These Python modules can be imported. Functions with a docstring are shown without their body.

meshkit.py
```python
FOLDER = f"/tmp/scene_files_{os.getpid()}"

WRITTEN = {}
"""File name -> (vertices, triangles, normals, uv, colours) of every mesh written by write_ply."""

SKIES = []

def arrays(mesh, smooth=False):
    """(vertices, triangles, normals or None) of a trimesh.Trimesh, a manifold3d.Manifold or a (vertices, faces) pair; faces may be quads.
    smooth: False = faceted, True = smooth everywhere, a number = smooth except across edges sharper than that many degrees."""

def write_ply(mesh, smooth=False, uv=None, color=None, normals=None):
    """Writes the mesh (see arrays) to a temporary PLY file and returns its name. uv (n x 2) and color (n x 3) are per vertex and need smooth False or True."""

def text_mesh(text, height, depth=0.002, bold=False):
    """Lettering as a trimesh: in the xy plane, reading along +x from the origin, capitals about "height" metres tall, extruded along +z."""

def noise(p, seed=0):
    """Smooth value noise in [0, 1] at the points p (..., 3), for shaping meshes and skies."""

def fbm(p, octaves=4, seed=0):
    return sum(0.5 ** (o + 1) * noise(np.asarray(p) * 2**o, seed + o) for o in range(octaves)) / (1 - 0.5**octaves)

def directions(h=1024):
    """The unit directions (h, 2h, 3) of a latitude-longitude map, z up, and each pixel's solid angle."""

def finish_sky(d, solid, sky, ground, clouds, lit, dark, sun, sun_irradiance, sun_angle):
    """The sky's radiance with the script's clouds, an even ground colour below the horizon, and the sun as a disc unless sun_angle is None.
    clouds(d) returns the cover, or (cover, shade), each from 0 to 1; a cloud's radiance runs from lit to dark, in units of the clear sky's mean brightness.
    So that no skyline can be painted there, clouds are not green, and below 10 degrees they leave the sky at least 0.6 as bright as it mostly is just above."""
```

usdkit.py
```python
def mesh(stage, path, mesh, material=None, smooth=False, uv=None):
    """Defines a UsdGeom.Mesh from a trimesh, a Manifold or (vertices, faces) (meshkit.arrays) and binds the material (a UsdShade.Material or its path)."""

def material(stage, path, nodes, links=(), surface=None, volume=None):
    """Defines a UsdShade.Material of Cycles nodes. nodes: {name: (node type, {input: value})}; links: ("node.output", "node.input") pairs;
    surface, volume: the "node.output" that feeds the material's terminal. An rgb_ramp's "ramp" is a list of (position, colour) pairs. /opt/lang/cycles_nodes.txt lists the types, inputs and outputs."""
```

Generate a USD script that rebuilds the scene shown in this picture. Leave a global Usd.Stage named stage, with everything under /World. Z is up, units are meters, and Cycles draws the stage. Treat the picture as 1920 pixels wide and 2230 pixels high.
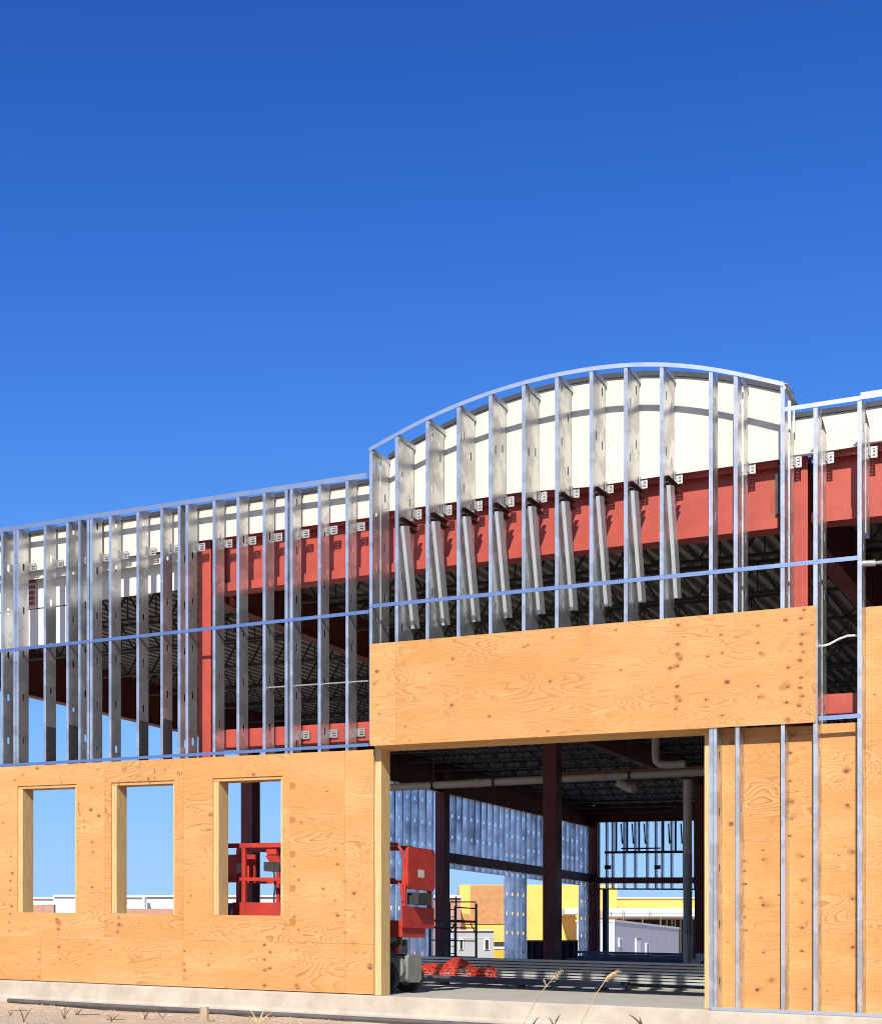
import math, random
import numpy as np, trimesh
from shapely.geometry import Polygon, box as sbox
from shapely import affinity
import usdkit, meshkit
from pxr import Usd, UsdGeom, UsdLux, UsdShade, Sdf, Gf

random.seed(7); rng = np.random.default_rng(7)
stage = Usd.Stage.CreateInMemory()
UsdGeom.SetStageUpAxis(stage, UsdGeom.Tokens.z); UsdGeom.SetStageMetersPerUnit(stage, 1.0)
UsdGeom.Xform.Define(stage, '/World'); UsdGeom.Scope.Define(stage, '/World/Looks')

# ------------------------------------------------------------------ camera, sky, sun
FPX, CX, HOR, VX = 3100.0, 960.0, 2090.0, 2520.0      # focal length and horizon in pixels of the 1920 x 2230 photograph
TH = math.atan((VX - CX) / FPX); ST, CT = math.sin(TH), math.cos(TH)
P, CZ = 14.9, 0.5                                      # metres from the front wall, eye height over the slab
cam = UsdGeom.Camera.Define(stage, '/World/camera')
cam.AddTranslateOp().Set(Gf.Vec3d(0, -P, CZ)); cam.AddRotateXYZOp().Set(Gf.Vec3f(90, 0, math.degrees(TH)))
cam.CreateHorizontalApertureAttr(36.0); cam.CreateVerticalApertureAttr(36.0 * 2230 / 1920)
cam.CreateFocalLengthAttr(36.0 * FPX / 1920); cam.CreateVerticalApertureOffsetAttr((HOR - 1115) / 1920 * 36.0)
cam.CreateClippingRangeAttr(Gf.Vec2f(0.1, 5000)); cam.CreateExposureAttr(0.48)

SUN = np.array([0.29, -1.0, 0.71]); SUN /= np.linalg.norm(SUN)
SKY = 0.085
EL, AZ = math.asin(SUN[2]), math.atan2(SUN[0], SUN[1])
SKN = {'s': ('sky_texture', {'sky_type': 'single_scattering', 'sun_disc': False, 'sun_elevation': EL, 'sun_rotation': AZ,
                          'altitude': 1200.0, 'air_density': 1.0, 'aerosol_density': 0.35, 'ozone_density': 2.5}),
       'sep': ('separate_color', {'color_type': 'rgb'}), 'com': ('combine_color', {'color_type': 'rgb'}), 'b': ('background_shader', {'strength': SKY})}
SKL = [('s.color', 'sep.color'), ('com.color', 'b.color')]
for c, a_, g_, k_ in (('r', 0.02475, 2.21, 0.0782), ('g', 0.0434, 1.983, 0.0809), ('b', 0.03996, 2.6, 0.04818)):   # deep clear blue with a soft shoulder at the horizon
    SKN |= {c + 'p': ('math', {'math_type': 'power', 'value2': g_}), c + 'n': ('math', {'math_type': 'multiply', 'value2': a_ / 0.085}),
            c + 'd': ('math', {'math_type': 'multiply_add', 'value2': k_, 'value3': 1.0}), c + 'q': ('math', {'math_type': 'divide'})}
    SKL += [(f'sep.{c}', c + 'p.value1'), (c + 'p.value', c + 'n.value1'), (c + 'p.value', c + 'd.value1'), (c + 'n.value', c + 'q.value1'), (c + 'd.value', c + 'q.value2'), (c + 'q.value', f'com.{c}')]
sky_mat = usdkit.material(stage, '/World/Looks/sky', SKN, SKL, surface='b.background')
dome = UsdLux.DomeLight.Define(stage, '/World/sky')
UsdShade.MaterialBindingAPI.Apply(dome.GetPrim()).Bind(sky_mat)
dome.GetPrim().SetCustomDataByKey('kind', 'structure')
sun = UsdLux.DistantLight.Define(stage, '/World/sun')
sun.CreateIntensityAttr(1.05); sun.CreateAngleAttr(0.53); sun.CreateColorAttr(Gf.Vec3f(1.0, 0.93, 0.83)); sun.CreateNormalizeAttr(True)
sun.AddRotateXYZOp().Set(Gf.Vec3f(90 - math.degrees(EL), 0, math.degrees(math.atan2(SUN[0], -SUN[1]))))

# ------------------------------------------------------------------ helpers
SL = -0.02506                                          # the building runs down a slight grade to the right
def F(x, y, Y=0.0):                                    # a point of the photograph on the plane Y -> (X, height over the slab)
    u = (x - CX) / FPX
    z = (P + Y) / (u * ST + CT); X = z * (u * CT - ST)
    return X, CZ + (HOR - y) * z / FPX - SL * (X + 6)
def FX(x, Y=0.0): return F(x, HOR, Y)[0]
def A(x, y, z):                                        # a point of the photograph at distance z along the view axis
    u = (x - CX) / FPX
    return np.array([z * (u * CT - ST), z * (u * ST + CT) - P, CZ + (HOR - y) * z / FPX])
def grade(v):
    v = np.array(v, float); v[:, 2] += SL * (v[:, 0] + 6); return v
def sstep(t): t = np.clip(t, 0, 1); return t * t * (3 - 2 * t)
def ground_z(x, y):
    x, y = np.asarray(x, float), np.asarray(y, float)
    return -0.31 + SL * (np.clip(x, -30, 8) + 6) * (1 - sstep((y - 38) / 25))

class MB:
    def __init__(s): s.v, s.f, s.n = [], [], 0
    def add(s, v, f):
        v = np.asarray(v, float); s.v.append(v); s.f.append(np.asarray(f, int) + s.n); s.n += len(v); return s
    def tm(s, m): return s.add(m.vertices, m.faces)
    def box(s, x0, x1, y0, y1, z0, z1):
        v = [(x, y, z) for x in (x0, x1) for y in (y0, y1) for z in (z0, z1)]
        q = [(0, 1, 3, 2), (4, 6, 7, 5), (0, 4, 5, 1), (2, 3, 7, 6), (0, 2, 6, 4), (1, 5, 7, 3)]
        return s.add(v, [t for a, b, c, d in q for t in ((a, b, c), (a, c, d))])
    def bar(s, p, q, w, h, up=(0, 0, 1)):              # a rectangular bar from p to q
        p, q = np.asarray(p, float), np.asarray(q, float); d = q - p; d /= np.linalg.norm(d)
        up = np.asarray(up, float)
        if abs(d @ up) > 0.99: up = np.array([0, 1.0, 0])
        a = np.cross(d, up); a /= np.linalg.norm(a); b = np.cross(a, d)
        v = [c + i * a * w / 2 + j * b * h / 2 for c in (p, q) for i in (-1, 1) for j in (-1, 1)]
        q4 = [(0, 1, 3, 2), (4, 6, 7, 5), (0, 4, 5, 1), (2, 3, 7, 6), (0, 2, 6, 4), (1, 5, 7, 3)]
        return s.add(v, [t for A_, B, C, D in q4 for t in ((A_, B, C), (A_, C, D))])
    def tube(s, pts, r, n=8):
        p = np.asarray(pts, float); r = np.broadcast_to(r, (len(p),))
        t = np.gradient(p, axis=0); t /= np.linalg.norm(t, axis=1, keepdims=True) + 1e-12
        a = np.cross(t, np.where(np.abs(t[:, 2:]) < 0.9, [0, 0, 1.0], [1.0, 0, 0])); a /= np.linalg.norm(a, axis=1, keepdims=True) + 1e-12
        b, g = np.cross(t, a), np.arange(n) * 2 * np.pi / n
        v = p[:, None] + r[:, None, None] * (np.cos(g)[None, :, None] * a[:, None] + np.sin(g)[None, :, None] * b[:, None])
        f = []
        for i in range(len(p) - 1):
            for j in range(n):
                k = (j + 1) % n; f += [(i * n + j, i * n + k, (i + 1) * n + k), (i * n + j, (i + 1) * n + k, (i + 1) * n + j)]
        m = len(p) * n; V = np.vstack([v.reshape(-1, 3), p[:1], p[-1:]])
        for j in range(n):
            k = (j + 1) % n; f += [(m, k, j), (m + 1, (len(p) - 1) * n + j, (len(p) - 1) * n + k)]
        return s.add(V, f)
    def plate(s, poly, y0, y1):                        # a polygon in the XZ plane, thick along Y
        for g in getattr(poly, 'geoms', [poly]):
            if g.is_empty or g.area < 1e-7: continue
            m = trimesh.creation.extrude_polygon(g, y1 - y0, engine='earcut'); v = np.array(m.vertices)
            s.add(np.column_stack([v[:, 0], y0 + v[:, 2], v[:, 1]]), m.faces[:, ::-1])
        return s
    def side(s, poly, x0, x1):                         # a polygon in the YZ plane, thick along X
        for g in getattr(poly, 'geoms', [poly]):
            m = trimesh.creation.extrude_polygon(g, x1 - x0, engine='earcut'); v = np.array(m.vertices)
            s.add(np.column_stack([x0 + v[:, 2], v[:, 0], v[:, 1]]), m.faces)
        return s
    def rotz(s, ang, c):
        c_, s_ = math.cos(ang), math.sin(ang)
        for v in s.v:
            d = v[:, :2] - c[:2]; v[:, 0] = c[0] + c_ * d[:, 0] - s_ * d[:, 1]; v[:, 1] = c[1] + s_ * d[:, 0] + c_ * d[:, 1]
        return s
    def get(s): return np.vstack(s.v), np.vstack(s.f)

used = {}
def numbered(parent, name):
    k = (parent, name); i = used.get(k, -1) + 1; used[k] = i
    return f'{parent}/{name}' + (f'_{i:03d}' if i else '')
base_of = {}
def tag(o, label=None, cat=None, group=None, kind=None):
    for k, v in (('label', label), ('category', cat), ('group', group), ('kind', kind)):
        if v: o.SetCustomDataByKey(k, v)
    return o
def thing(name, label, cat, loc=(0, 0, 0), group=None, kind=None):
    x = UsdGeom.Xform.Define(stage, numbered('/World', name)); x.AddTranslateOp().Set(Gf.Vec3d(*map(float, loc)))
    base_of[str(x.GetPath())] = np.array(loc, float)
    return tag(x.GetPrim(), label, cat, group, kind)
def build(mb, name, mat, parent=None, slope=True, smooth=False, label=None, cat=None, group=None, kind=None):
    v, f = mb.get() if isinstance(mb, MB) else (np.asarray(mb[0], float), np.asarray(mb[1]))
    if slope: v = grade(v)
    pp = str(parent.GetPath()) if parent is not None else '/World'
    base = np.zeros(3)
    for k, b in base_of.items():
        if pp == k or pp.startswith(k + '/'): base = b
    v = v - base
    m = usdkit.mesh(stage, numbered(pp, name), trimesh.Trimesh(v, f, process=False), mat, smooth=smooth)
    return tag(m.GetPrim(), label, cat, group, kind)
def gloc(x, y, z): return (x, y, z + SL * (x + 6))

# ------------------------------------------------------------------ materials
L = '/World/Looks/'
def principled(name, base, rough=0.5, metal=0.0, var=0.0, scale=3.0, detail=4.0, dark=None, bump=0.0, bscale=60.0, spec=0.5, dist=0.01, mapscale=(1, 1, 1), edge=0.15):
    base = np.array(base, float); lo = np.array(dark, float) if dark is not None else base * (1 - var)
    N = {'g': ('geometry', {}), 'm': ('mapping', {'scale': mapscale}), 'n': ('noise_texture', {'scale': scale, 'detail': detail, 'roughness': 0.6}),
         'r': ('rgb_ramp', {'ramp': [(0.0, lo), (0.5 - edge, lo), (0.5 + edge, base), (1.0, base)]}),
         'rr': ('map_range', {'from_min': 0.3, 'from_max': 0.7, 'to_min': min(1, rough * 1.15), 'to_max': rough * 0.85, 'clamp': True}),
         'p': ('principled_bsdf', {'metallic': metal, 'roughness': rough, 'specular_ior_level': spec})}
    K = [('g.position', 'm.vector'), ('m.vector', 'n.vector'), ('n.fac', 'r.fac'), ('r.color', 'p.base_color'), ('n.fac', 'rr.value'), ('rr.result', 'p.roughness')]
    if bump:
        N['bn'] = ('noise_texture', {'scale': bscale, 'detail': 3.0}); N['b'] = ('bump', {'strength': bump, 'distance': dist})
        K += [('g.position', 'bn.vector'), ('bn.fac', 'b.height'), ('b.normal', 'p.normal')]
    return usdkit.material(stage, L + name, N, K, surface='p.BSDF')

def plywood(name, seed, light, dark, tone):            # rotary-cut veneer: contour lines of a stretched noise, fine fibres, soft patches
    N = {'g': ('geometry', {}),
         'm': ('mapping', {'location': (seed * 7.3, seed * 1.7, seed * 3.1), 'scale': (0.62, 1.0, 2.5)}),
         'n': ('noise_texture', {'scale': 1.0, 'detail': 2.2, 'roughness': 0.42, 'distortion': 0.55}),
         'mb': ('mapping', {'location': (seed * 2.3, 0, seed), 'scale': (2.6, 2.6, 13.0)}), 'nb': ('noise_texture', {'scale': 1.0, 'detail': 2.0}),
         'kb': ('math', {'math_type': 'multiply', 'value2': 0.9}), 'at': ('attribute', {'attribute': 'knot'}), 'ka': ('math', {'math_type': 'multiply', 'value2': 4.2}), 'ks': ('math', {'math_type': 'add'}),
         'ra': ('rgb_ramp', {'ramp': [(0.34, (0, 0, 0)), (0.66, (0.20, 0.20, 0.20)), (0.9, (0.60, 0.60, 0.60)), (1, (0.75, 0.75, 0.75))]}), 'c5': ('mix', {'mix_type': 'mix', 'color2': (0.36, 0.145, 0.045)}),
         'k': ('math', {'math_type': 'multiply_add', 'value2': 34.0}), 'fr': ('math', {'math_type': 'fraction'}),
         'r1': ('rgb_ramp', {'ramp': [(0, (0.05, 0.05, 0.05)), (0.40, (0.12, 0.12, 0.12)), (0.74, (0.42, 0.42, 0.42)), (0.90, (1, 1, 1)), (0.96, (0.7, 0.7, 0.7)), (1, (0.05, 0.05, 0.05))]}),
         'm2': ('mapping', {'scale': (0.5, 1.0, 3.0), 'location': (seed * 3.0, 0, 0)}), 'n2': ('noise_texture', {'scale': 1.3, 'detail': 4.0}),
         'r2': ('rgb_ramp', {'ramp': [(0.32, (0, 0, 0)), (0.66, (1, 1, 1))]}),
         'm3': ('mapping', {'scale': (4.0, 4.0, 110.0)}), 'n3': ('noise_texture', {'scale': 1.0, 'detail': 3.0}),
         'm4': ('mapping', {'scale': (1.2, 1.0, 1.7), 'location': (seed * 5.0, 0, 4)}), 'n4': ('noise_texture', {'scale': 1.0, 'detail': 2.0}),
         'r4': ('rgb_ramp', {'ramp': [(0.36, (0.25, 0.25, 0.25)), (0.60, (1, 1, 1))]}), 'fx': ('mix', {'mix_type': 'multiply', 'fac': 1.0}),
         'c': ('mix', {'color1': light, 'color2': dark}), 'c2': ('mix', {'mix_type': 'mix', 'color2': tone}), 'f2': ('math', {'math_type': 'multiply', 'value2': 0.85}),
         'r3': ('rgb_ramp', {'ramp': [(0.3, (0.78, 0.74, 0.68)), (0.62, (1.0, 1.0, 1.0))]}), 'c3': ('mix', {'mix_type': 'multiply', 'fac': 0.75}),
         'bp': ('bump', {'strength': 0.15, 'distance': 0.004}),
         'mv': ('mapping', {'location': (seed * 1.9, 0, seed * 0.7), 'scale': (2.3, 0.01, 4.2)}), 'v': ('voronoi_texture', {'scale': 1.0, 'randomness': 1.0}),
         'rv': ('rgb_ramp', {'ramp': [(0, (1, 1, 1)), (0.028, (0.8, 0.8, 0.8)), (0.05, (0.12, 0.12, 0.12)), (0.11, (0, 0, 0))]}), 'c4': ('mix', {'mix_type': 'mix', 'color2': (0.20, 0.075, 0.022)}),
         'p': ('principled_bsdf', {'roughness': 0.62, 'specular_ior_level': 0.3})}
    K = [('g.position', 'mv.vector'), ('mv.vector', 'v.vector'), ('v.distance', 'rv.fac'), ('rv.color', 'c4.fac'), ('c3.color', 'c5.color1'), ('c5.color', 'c4.color1'), ('c4.color', 'p.base_color'), ('g.position', 'm.vector'), ('m.vector', 'n.vector'), ('g.position', 'mb.vector'), ('mb.vector', 'nb.vector'), ('nb.fac', 'kb.value1'), ('at.fac', 'ka.value1'), ('kb.value', 'ks.value1'), ('ka.value', 'ks.value2'), ('at.fac', 'ra.fac'), ('ra.color', 'c5.fac'), ('n.fac', 'k.value1'), ('ks.value', 'k.value3'),
         ('k.value', 'fr.value1'), ('fr.value', 'r1.fac'), ('g.position', 'm4.vector'), ('m4.vector', 'n4.vector'), ('n4.fac', 'r4.fac'), ('r1.color', 'fx.color1'), ('r4.color', 'fx.color2'),
         ('g.position', 'm2.vector'), ('m2.vector', 'n2.vector'), ('n2.fac', 'r2.fac'), ('g.position', 'm3.vector'), ('m3.vector', 'n3.vector'),
         ('fx.color', 'c.fac'), ('r2.color', 'f2.value1'), ('f2.value', 'c2.fac'),
         ('c.color', 'c2.color1'), ('n3.fac', 'r3.fac'), ('c2.color', 'c3.color1'), ('r3.color', 'c3.color2'), ('n3.fac', 'bp.height'), ('bp.normal', 'p.normal')]
    return usdkit.material(stage, L + name, N, K, surface='p.BSDF')

PLY = [plywood(f'plywood_{i}', i + 1, l, d, t) for i, (l, d, t) in enumerate([
    ((0.66, 0.365, 0.140), (0.36, 0.155, 0.050), (0.56, 0.272, 0.088)),
    ((0.67, 0.378, 0.148), (0.37, 0.160, 0.053), (0.58, 0.288, 0.094)),
    ((0.64, 0.342, 0.126), (0.34, 0.140, 0.044), (0.54, 0.258, 0.080)),
    ((0.66, 0.362, 0.138), (0.36, 0.150, 0.048), (0.57, 0.275, 0.088))])]
KNOT = principled('knot', (0.30, 0.115, 0.035), 0.7, dark=(.10, .045, .02), scale=34)
INK = principled('ink_mark', (0.36, 0.16, 0.06), 0.7, var=0.3, scale=60)
LUMBER = principled('lumber', (0.68, 0.47, 0.21), 0.6, var=0.22, scale=3.0, mapscale=(14, 14, 1.2), bump=0.1, spec=0.3)
LUMBER_H = principled('lumber_level', (0.60, 0.35, 0.13), 0.6, var=0.25, scale=3.0, mapscale=(1.2, 14, 14), bump=0.1, spec=0.3)
GALV = principled('galvanized', (0.70, 0.70, 0.69), 0.34, metal=0.80, dark=(0.49, 0.50, 0.50), scale=3.6, detail=5.0, edge=0.05, bump=0.05, bscale=9.0, dist=0.02)
GALV2 = principled('galvanized_dull', (0.58, 0.62, 0.66), 0.45, metal=0.85, dark=(0.44, 0.47, 0.50), scale=9.0, detail=3.0)
STRAP = principled('blue_galvanized_strap', (0.47, 0.54, 0.68), 0.34, metal=1.0, dark=(0.40, 0.46, 0.60), scale=6.0)
RAIL = principled('rail_galvanized', (0.55, 0.59, 0.66), 0.42, metal=0.95, dark=(0.45, 0.49, 0.55), scale=7.0)
KICK = principled('pale_galvanized', (0.60, 0.645, 0.64), 0.40, metal=0.55, dark=(0.50, 0.54, 0.54), scale=5.0)
CLIP = principled('clip_steel', (0.52, 0.52, 0.51), 0.42, metal=0.6, var=0.35, scale=28)
DARKSTEEL = principled('dark_steel', (0.055, 0.052, 0.055), 0.55, metal=0.2, var=0.3, scale=8)
BROWNSTEEL = principled('brown_steel', (0.13, 0.10, 0.09), 0.5, metal=0.5, var=0.3, scale=8)
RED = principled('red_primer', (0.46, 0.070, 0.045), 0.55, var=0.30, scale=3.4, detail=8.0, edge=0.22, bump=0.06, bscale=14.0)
RED2 = principled('red_primer_shade', (0.17, 0.030, 0.022), 0.6, var=0.14, scale=2.2)  # same red primer, interior shade put into the colour
RUST = principled('rust', (0.30, 0.12, 0.05), 0.75, dark=(0.36, 0.07, 0.045), scale=6)
WHITE = principled('white_sheathing', (0.66, 0.625, 0.53), 0.65, var=0.07, scale=2.0, detail=7.0, edge=0.3, mapscale=(1.0, 1.0, 0.6))
WHITE2 = principled('white_panel', (0.70, 0.69, 0.65), 0.55, var=0.05, scale=1.5)
CAPM = principled('dark_capping', (0.045, 0.042, 0.05), 0.6, var=0.2)
DECK = principled('deck_steel', (0.28, 0.27, 0.25), 0.5, metal=0.0, var=0.15, scale=1.5)
JOIST = principled('joist_paint', (0.035, 0.035, 0.038), 0.55, var=0.2, scale=4)
CONC = principled('concrete', (0.545, 0.475, 0.37), 0.85, var=0.24, scale=3.2, detail=8, bump=0.35, bscale=45, spec=0.2)
SLAB = principled('slab_concrete', (0.52, 0.505, 0.44), 0.75, var=0.14, scale=1.6, detail=6, bump=0.1, bscale=70, spec=0.25)
PVC = principled('pvc', (0.66, 0.58, 0.47), 0.4, var=0.08, scale=2)
PIPE = principled('grey_hose', (0.12, 0.11, 0.105), 0.5, var=0.3, scale=6)

# plain dirt: sand with small stones
DIRT = usdkit.material(stage, L + 'dirt', {
    'g': ('geometry', {}), 'n': ('noise_texture', {'scale': 1.3, 'detail': 8.0, 'roughness': 0.65}), 'n2': ('noise_texture', {'scale': 55.0, 'detail': 3.0}),
    'r': ('rgb_ramp', {'ramp': [(0.3, (0.54, 0.41, 0.275)), (0.7, (0.68, 0.535, 0.37))]}), 'r2': ('rgb_ramp', {'ramp': [(0.35, (0.68, 0.68, 0.68)), (0.65, (1.1, 1.1, 1.1))]}),
    'mx': ('mix', {'mix_type': 'multiply', 'fac': 0.8}), 'b': ('bump', {'strength': 0.35, 'distance': 0.02}),
    'p': ('principled_bsdf', {'roughness': 0.95, 'specular_ior_level': 0.15})},
    [('g.position', 'n.vector'), ('g.position', 'n2.vector'), ('n.fac', 'r.fac'), ('n2.fac', 'r2.fac'), ('r.color', 'mx.color1'), ('r2.color', 'mx.color2'),
     ('mx.color', 'p.base_color'), ('n2.fac', 'b.height'), ('b.normal', 'p.normal')], surface='p.BSDF')

# ------------------------------------------------------------------ ground
xs = np.unique(np.concatenate([np.linspace(-1500, -40, 20), np.linspace(-40, 12, 105), np.linspace(12, 1500, 20)]))
ys = np.unique(np.concatenate([np.linspace(-600, -16, 12), np.linspace(-16, 1.5, 80), np.linspace(1.5, 70, 40), np.linspace(70, 2500, 25)]))
gx, gy = np.meshgrid(xs, ys, indexing='ij')
gz = ground_z(gx, gy)
near = (gy > -15) & (gy < 0.0) & (gx > -38) & (gx < 10)
bumps = (meshkit.fbm(np.stack([gx * 1.1, gy * 1.1, gx * 0], -1), 4, 3) - 0.5) * 0.10 + (meshkit.fbm(np.stack([gx * 4, gy * 4, gx * 0], -1), 3, 8) - 0.5) * 0.05
gz = gz + np.where(near, bumps, 0) - np.where((gy > 0.35) & (gy < 33.4) & (gx > -18.2) & (gx < 4.8), 0.2, 0)
n1, n2 = gx.shape
i, j = np.meshgrid(np.arange(n1 - 1), np.arange(n2 - 1), indexing='ij'); a = i * n2 + j
q = np.stack([a, a + n2, a + n2 + 1, a + 1], -1).reshape(-1, 4)
build((np.stack([gx, gy, gz], -1).reshape(-1, 3), np.vstack([q[:, [0, 1, 2]], q[:, [0, 2, 3]]])), 'ground', DIRT, slope=False, smooth=True, kind='structure')

# ------------------------------------------------------------------ foundation
XL, XR, YB = -18.45, 4.9, 33.7
xj = FX(1548, 0.02)
fo = thing('concrete_foundation', 'pale concrete footing and floor slab carrying the plywood walls', 'foundation', gloc(-7, 0.1, 0))
build(MB().box(XL, XR, 0.34, YB, -0.16, 0.0), 'floor_slab', SLAB, fo)
yf = 0.10
prof = Polygon([(yf - 0.16, -0.6), (yf - 0.16, -0.285), (yf - 0.02, -0.235), (yf - 0.004, -0.20), (yf, -0.018), (yf + 0.018, -0.001), (0.338, -0.001), (0.338, -0.6)])
build(MB().side(prof, XL, xj - 0.002), 'stem_wall', CONC, fo)
build(MB().side(affinity.translate(Polygon([(-0.16, -0.6), (-0.16, -0.30), (-0.10, -0.28), (-0.085, -0.02), (-0.07, -0.003), (0.338, -0.003), (0.338, -0.6)]), 0, 0), xj, XR), 'stem_wall', CONC, fo, label='slightly prouder lighter footing under the right stud wall')

# ------------------------------------------------------------------ plywood parts
def quad(x0, x1, top, bot, Y):                         # top, bot: two photo points of each edge line; returns the polygon between photo columns x0..x1
    def line(l): (ax, ay), (bx, by) = F(*l[0], Y), F(*l[1], Y); k = (by - ay) / (bx - ax); return lambda X: ay + k * (X - ax)
    t, b = line(top), line(bot); X0, X1 = FX(x0, Y), FX(x1, Y)
    return t, b, X0, X1
def ellipse(c, a, b, n=10, rot=0.0):
    g = np.arange(n) * 2 * np.pi / n; w = 1 + 0.18 * rng.standard_normal(n)
    return affinity.rotate(Polygon([(c[0] + a * w[k] * math.cos(t), c[1] + b * w[k] * math.sin(t)) for k, t in enumerate(g)]), rot).buffer(0)
def spots(lst, Y, panels, parent, mat=KNOT, name='knot_pattern'):
    mb = MB(); n = 0
    for (x, y, s) in lst:
        X, Z = F(x, y, Y); e = ellipse((X, Z), 0.0145 * s, 0.0105 * s, 10, rng.uniform(-12, 12))
        if not any(p.contains(e) for p in panels): continue
        mb.plate(e, Y - 0.0012, Y + 0.002); n += 1
    if n: build(mb, name, mat, parent, kind='stuff')
KN = []                                               # knots seen in the photograph: (X, Z, size) on the wall they belong to
def ply_panel(poly, y0, y1, mat, parent, knots, name='plywood_panel'):
    m = trimesh.Trimesh(*MB().plate(poly, y0, y1).get(), process=True)
    v, f = trimesh.remesh.subdivide_to_size(m.vertices, m.faces, 0.036, max_iter=14)
    x0, z0, x1, z1 = poly.bounds; r_ = np.random.default_rng(int(abs(x0 * 131 + z0 * 17) * 10) % 100000)
    ks = [(x, z, .55 + .35 * s_) for x, z, s_ in knots if x0 - .1 < x < x1 + .1 and z0 - .1 < z < z1 + .1]
    for _ in range(int(2.2 * (x1 - x0) * (z1 - z0)) + 1):       # pale knots come round again with every turn of the log
        kx, kz, ss = r_.uniform(x0, x1), z0 + r_.uniform(0, .42), r_.uniform(.3, .8)
        while kz < z1: ks.append((kx + r_.normal(0, .008), kz, ss)); kz += .43
    fld = np.zeros(len(v))
    for kx, kz, ss in ks: fld += ss * np.exp(-(((v[:, 0] - kx) / .058) ** 2 + ((v[:, 2] - kz) / .042) ** 2))
    o = build((v, f), name, mat, parent)
    UsdGeom.PrimvarsAPI(o).CreatePrimvar('knot', Sdf.ValueTypeNames.FloatArray, 'vertex').Set([float(a_) for a_ in np.clip(fld, 0, 1.2)])
    return o
def pts_of(lst, Y): return [(*F(x, y, Y), s_) for x, y, s_ in lst]
def z5(*a): return [(0.3587 * x, 1600 + 0.3587 * y, s) for x, y, s in a]
def z6(*a): return [(460 + 0.304 * x, 1600 + 0.304 * y, s) for x, y, s in a]
def z8(*a): return [(1440 + 0.4391 * x, 1320 + 0.4391 * y, s) for x, y, s in a]

# left wall ----------------------------------------------------
YW = 0.22
pw = thing('plywood_wall', 'long orange plywood wall with three open windows, left of the wide doorway', 'plywood wall', gloc(-11, YW, 0))
t, b, X0, X1 = quad(-150, 814, [(0, 1671), (812, 1632.5)], [(0, 2133.4), (814, 2167)], YW)
zt, zb = t(-11), b(-11)
wins = []
for (xa, xb, ya, yb) in ((38, 166, 1710, 1988), (242, 380, 1702, 1990.5), (463.5, 615, 1692.5, 1994)):
    xc = (xa + xb) / 2
    wins.append((FX(xa, YW), FX(xb, YW), F(xc, yb, YW)[1], F(xc, ya, YW)[1]))
zs = F(400, 2047.5, YW)[1]
holes = [sbox(w[0], w[2], w[1], w[3]) for w in wins]
cols_up = [X0] + [FX(x, YW) for x in (-60, 228, 400, 631, 750)] + [X1]
cols_lo = [X0] + [FX(x, YW) for x in (88, 400, 750)] + [X1]
G = 0.0011
lpanels = []
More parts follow.
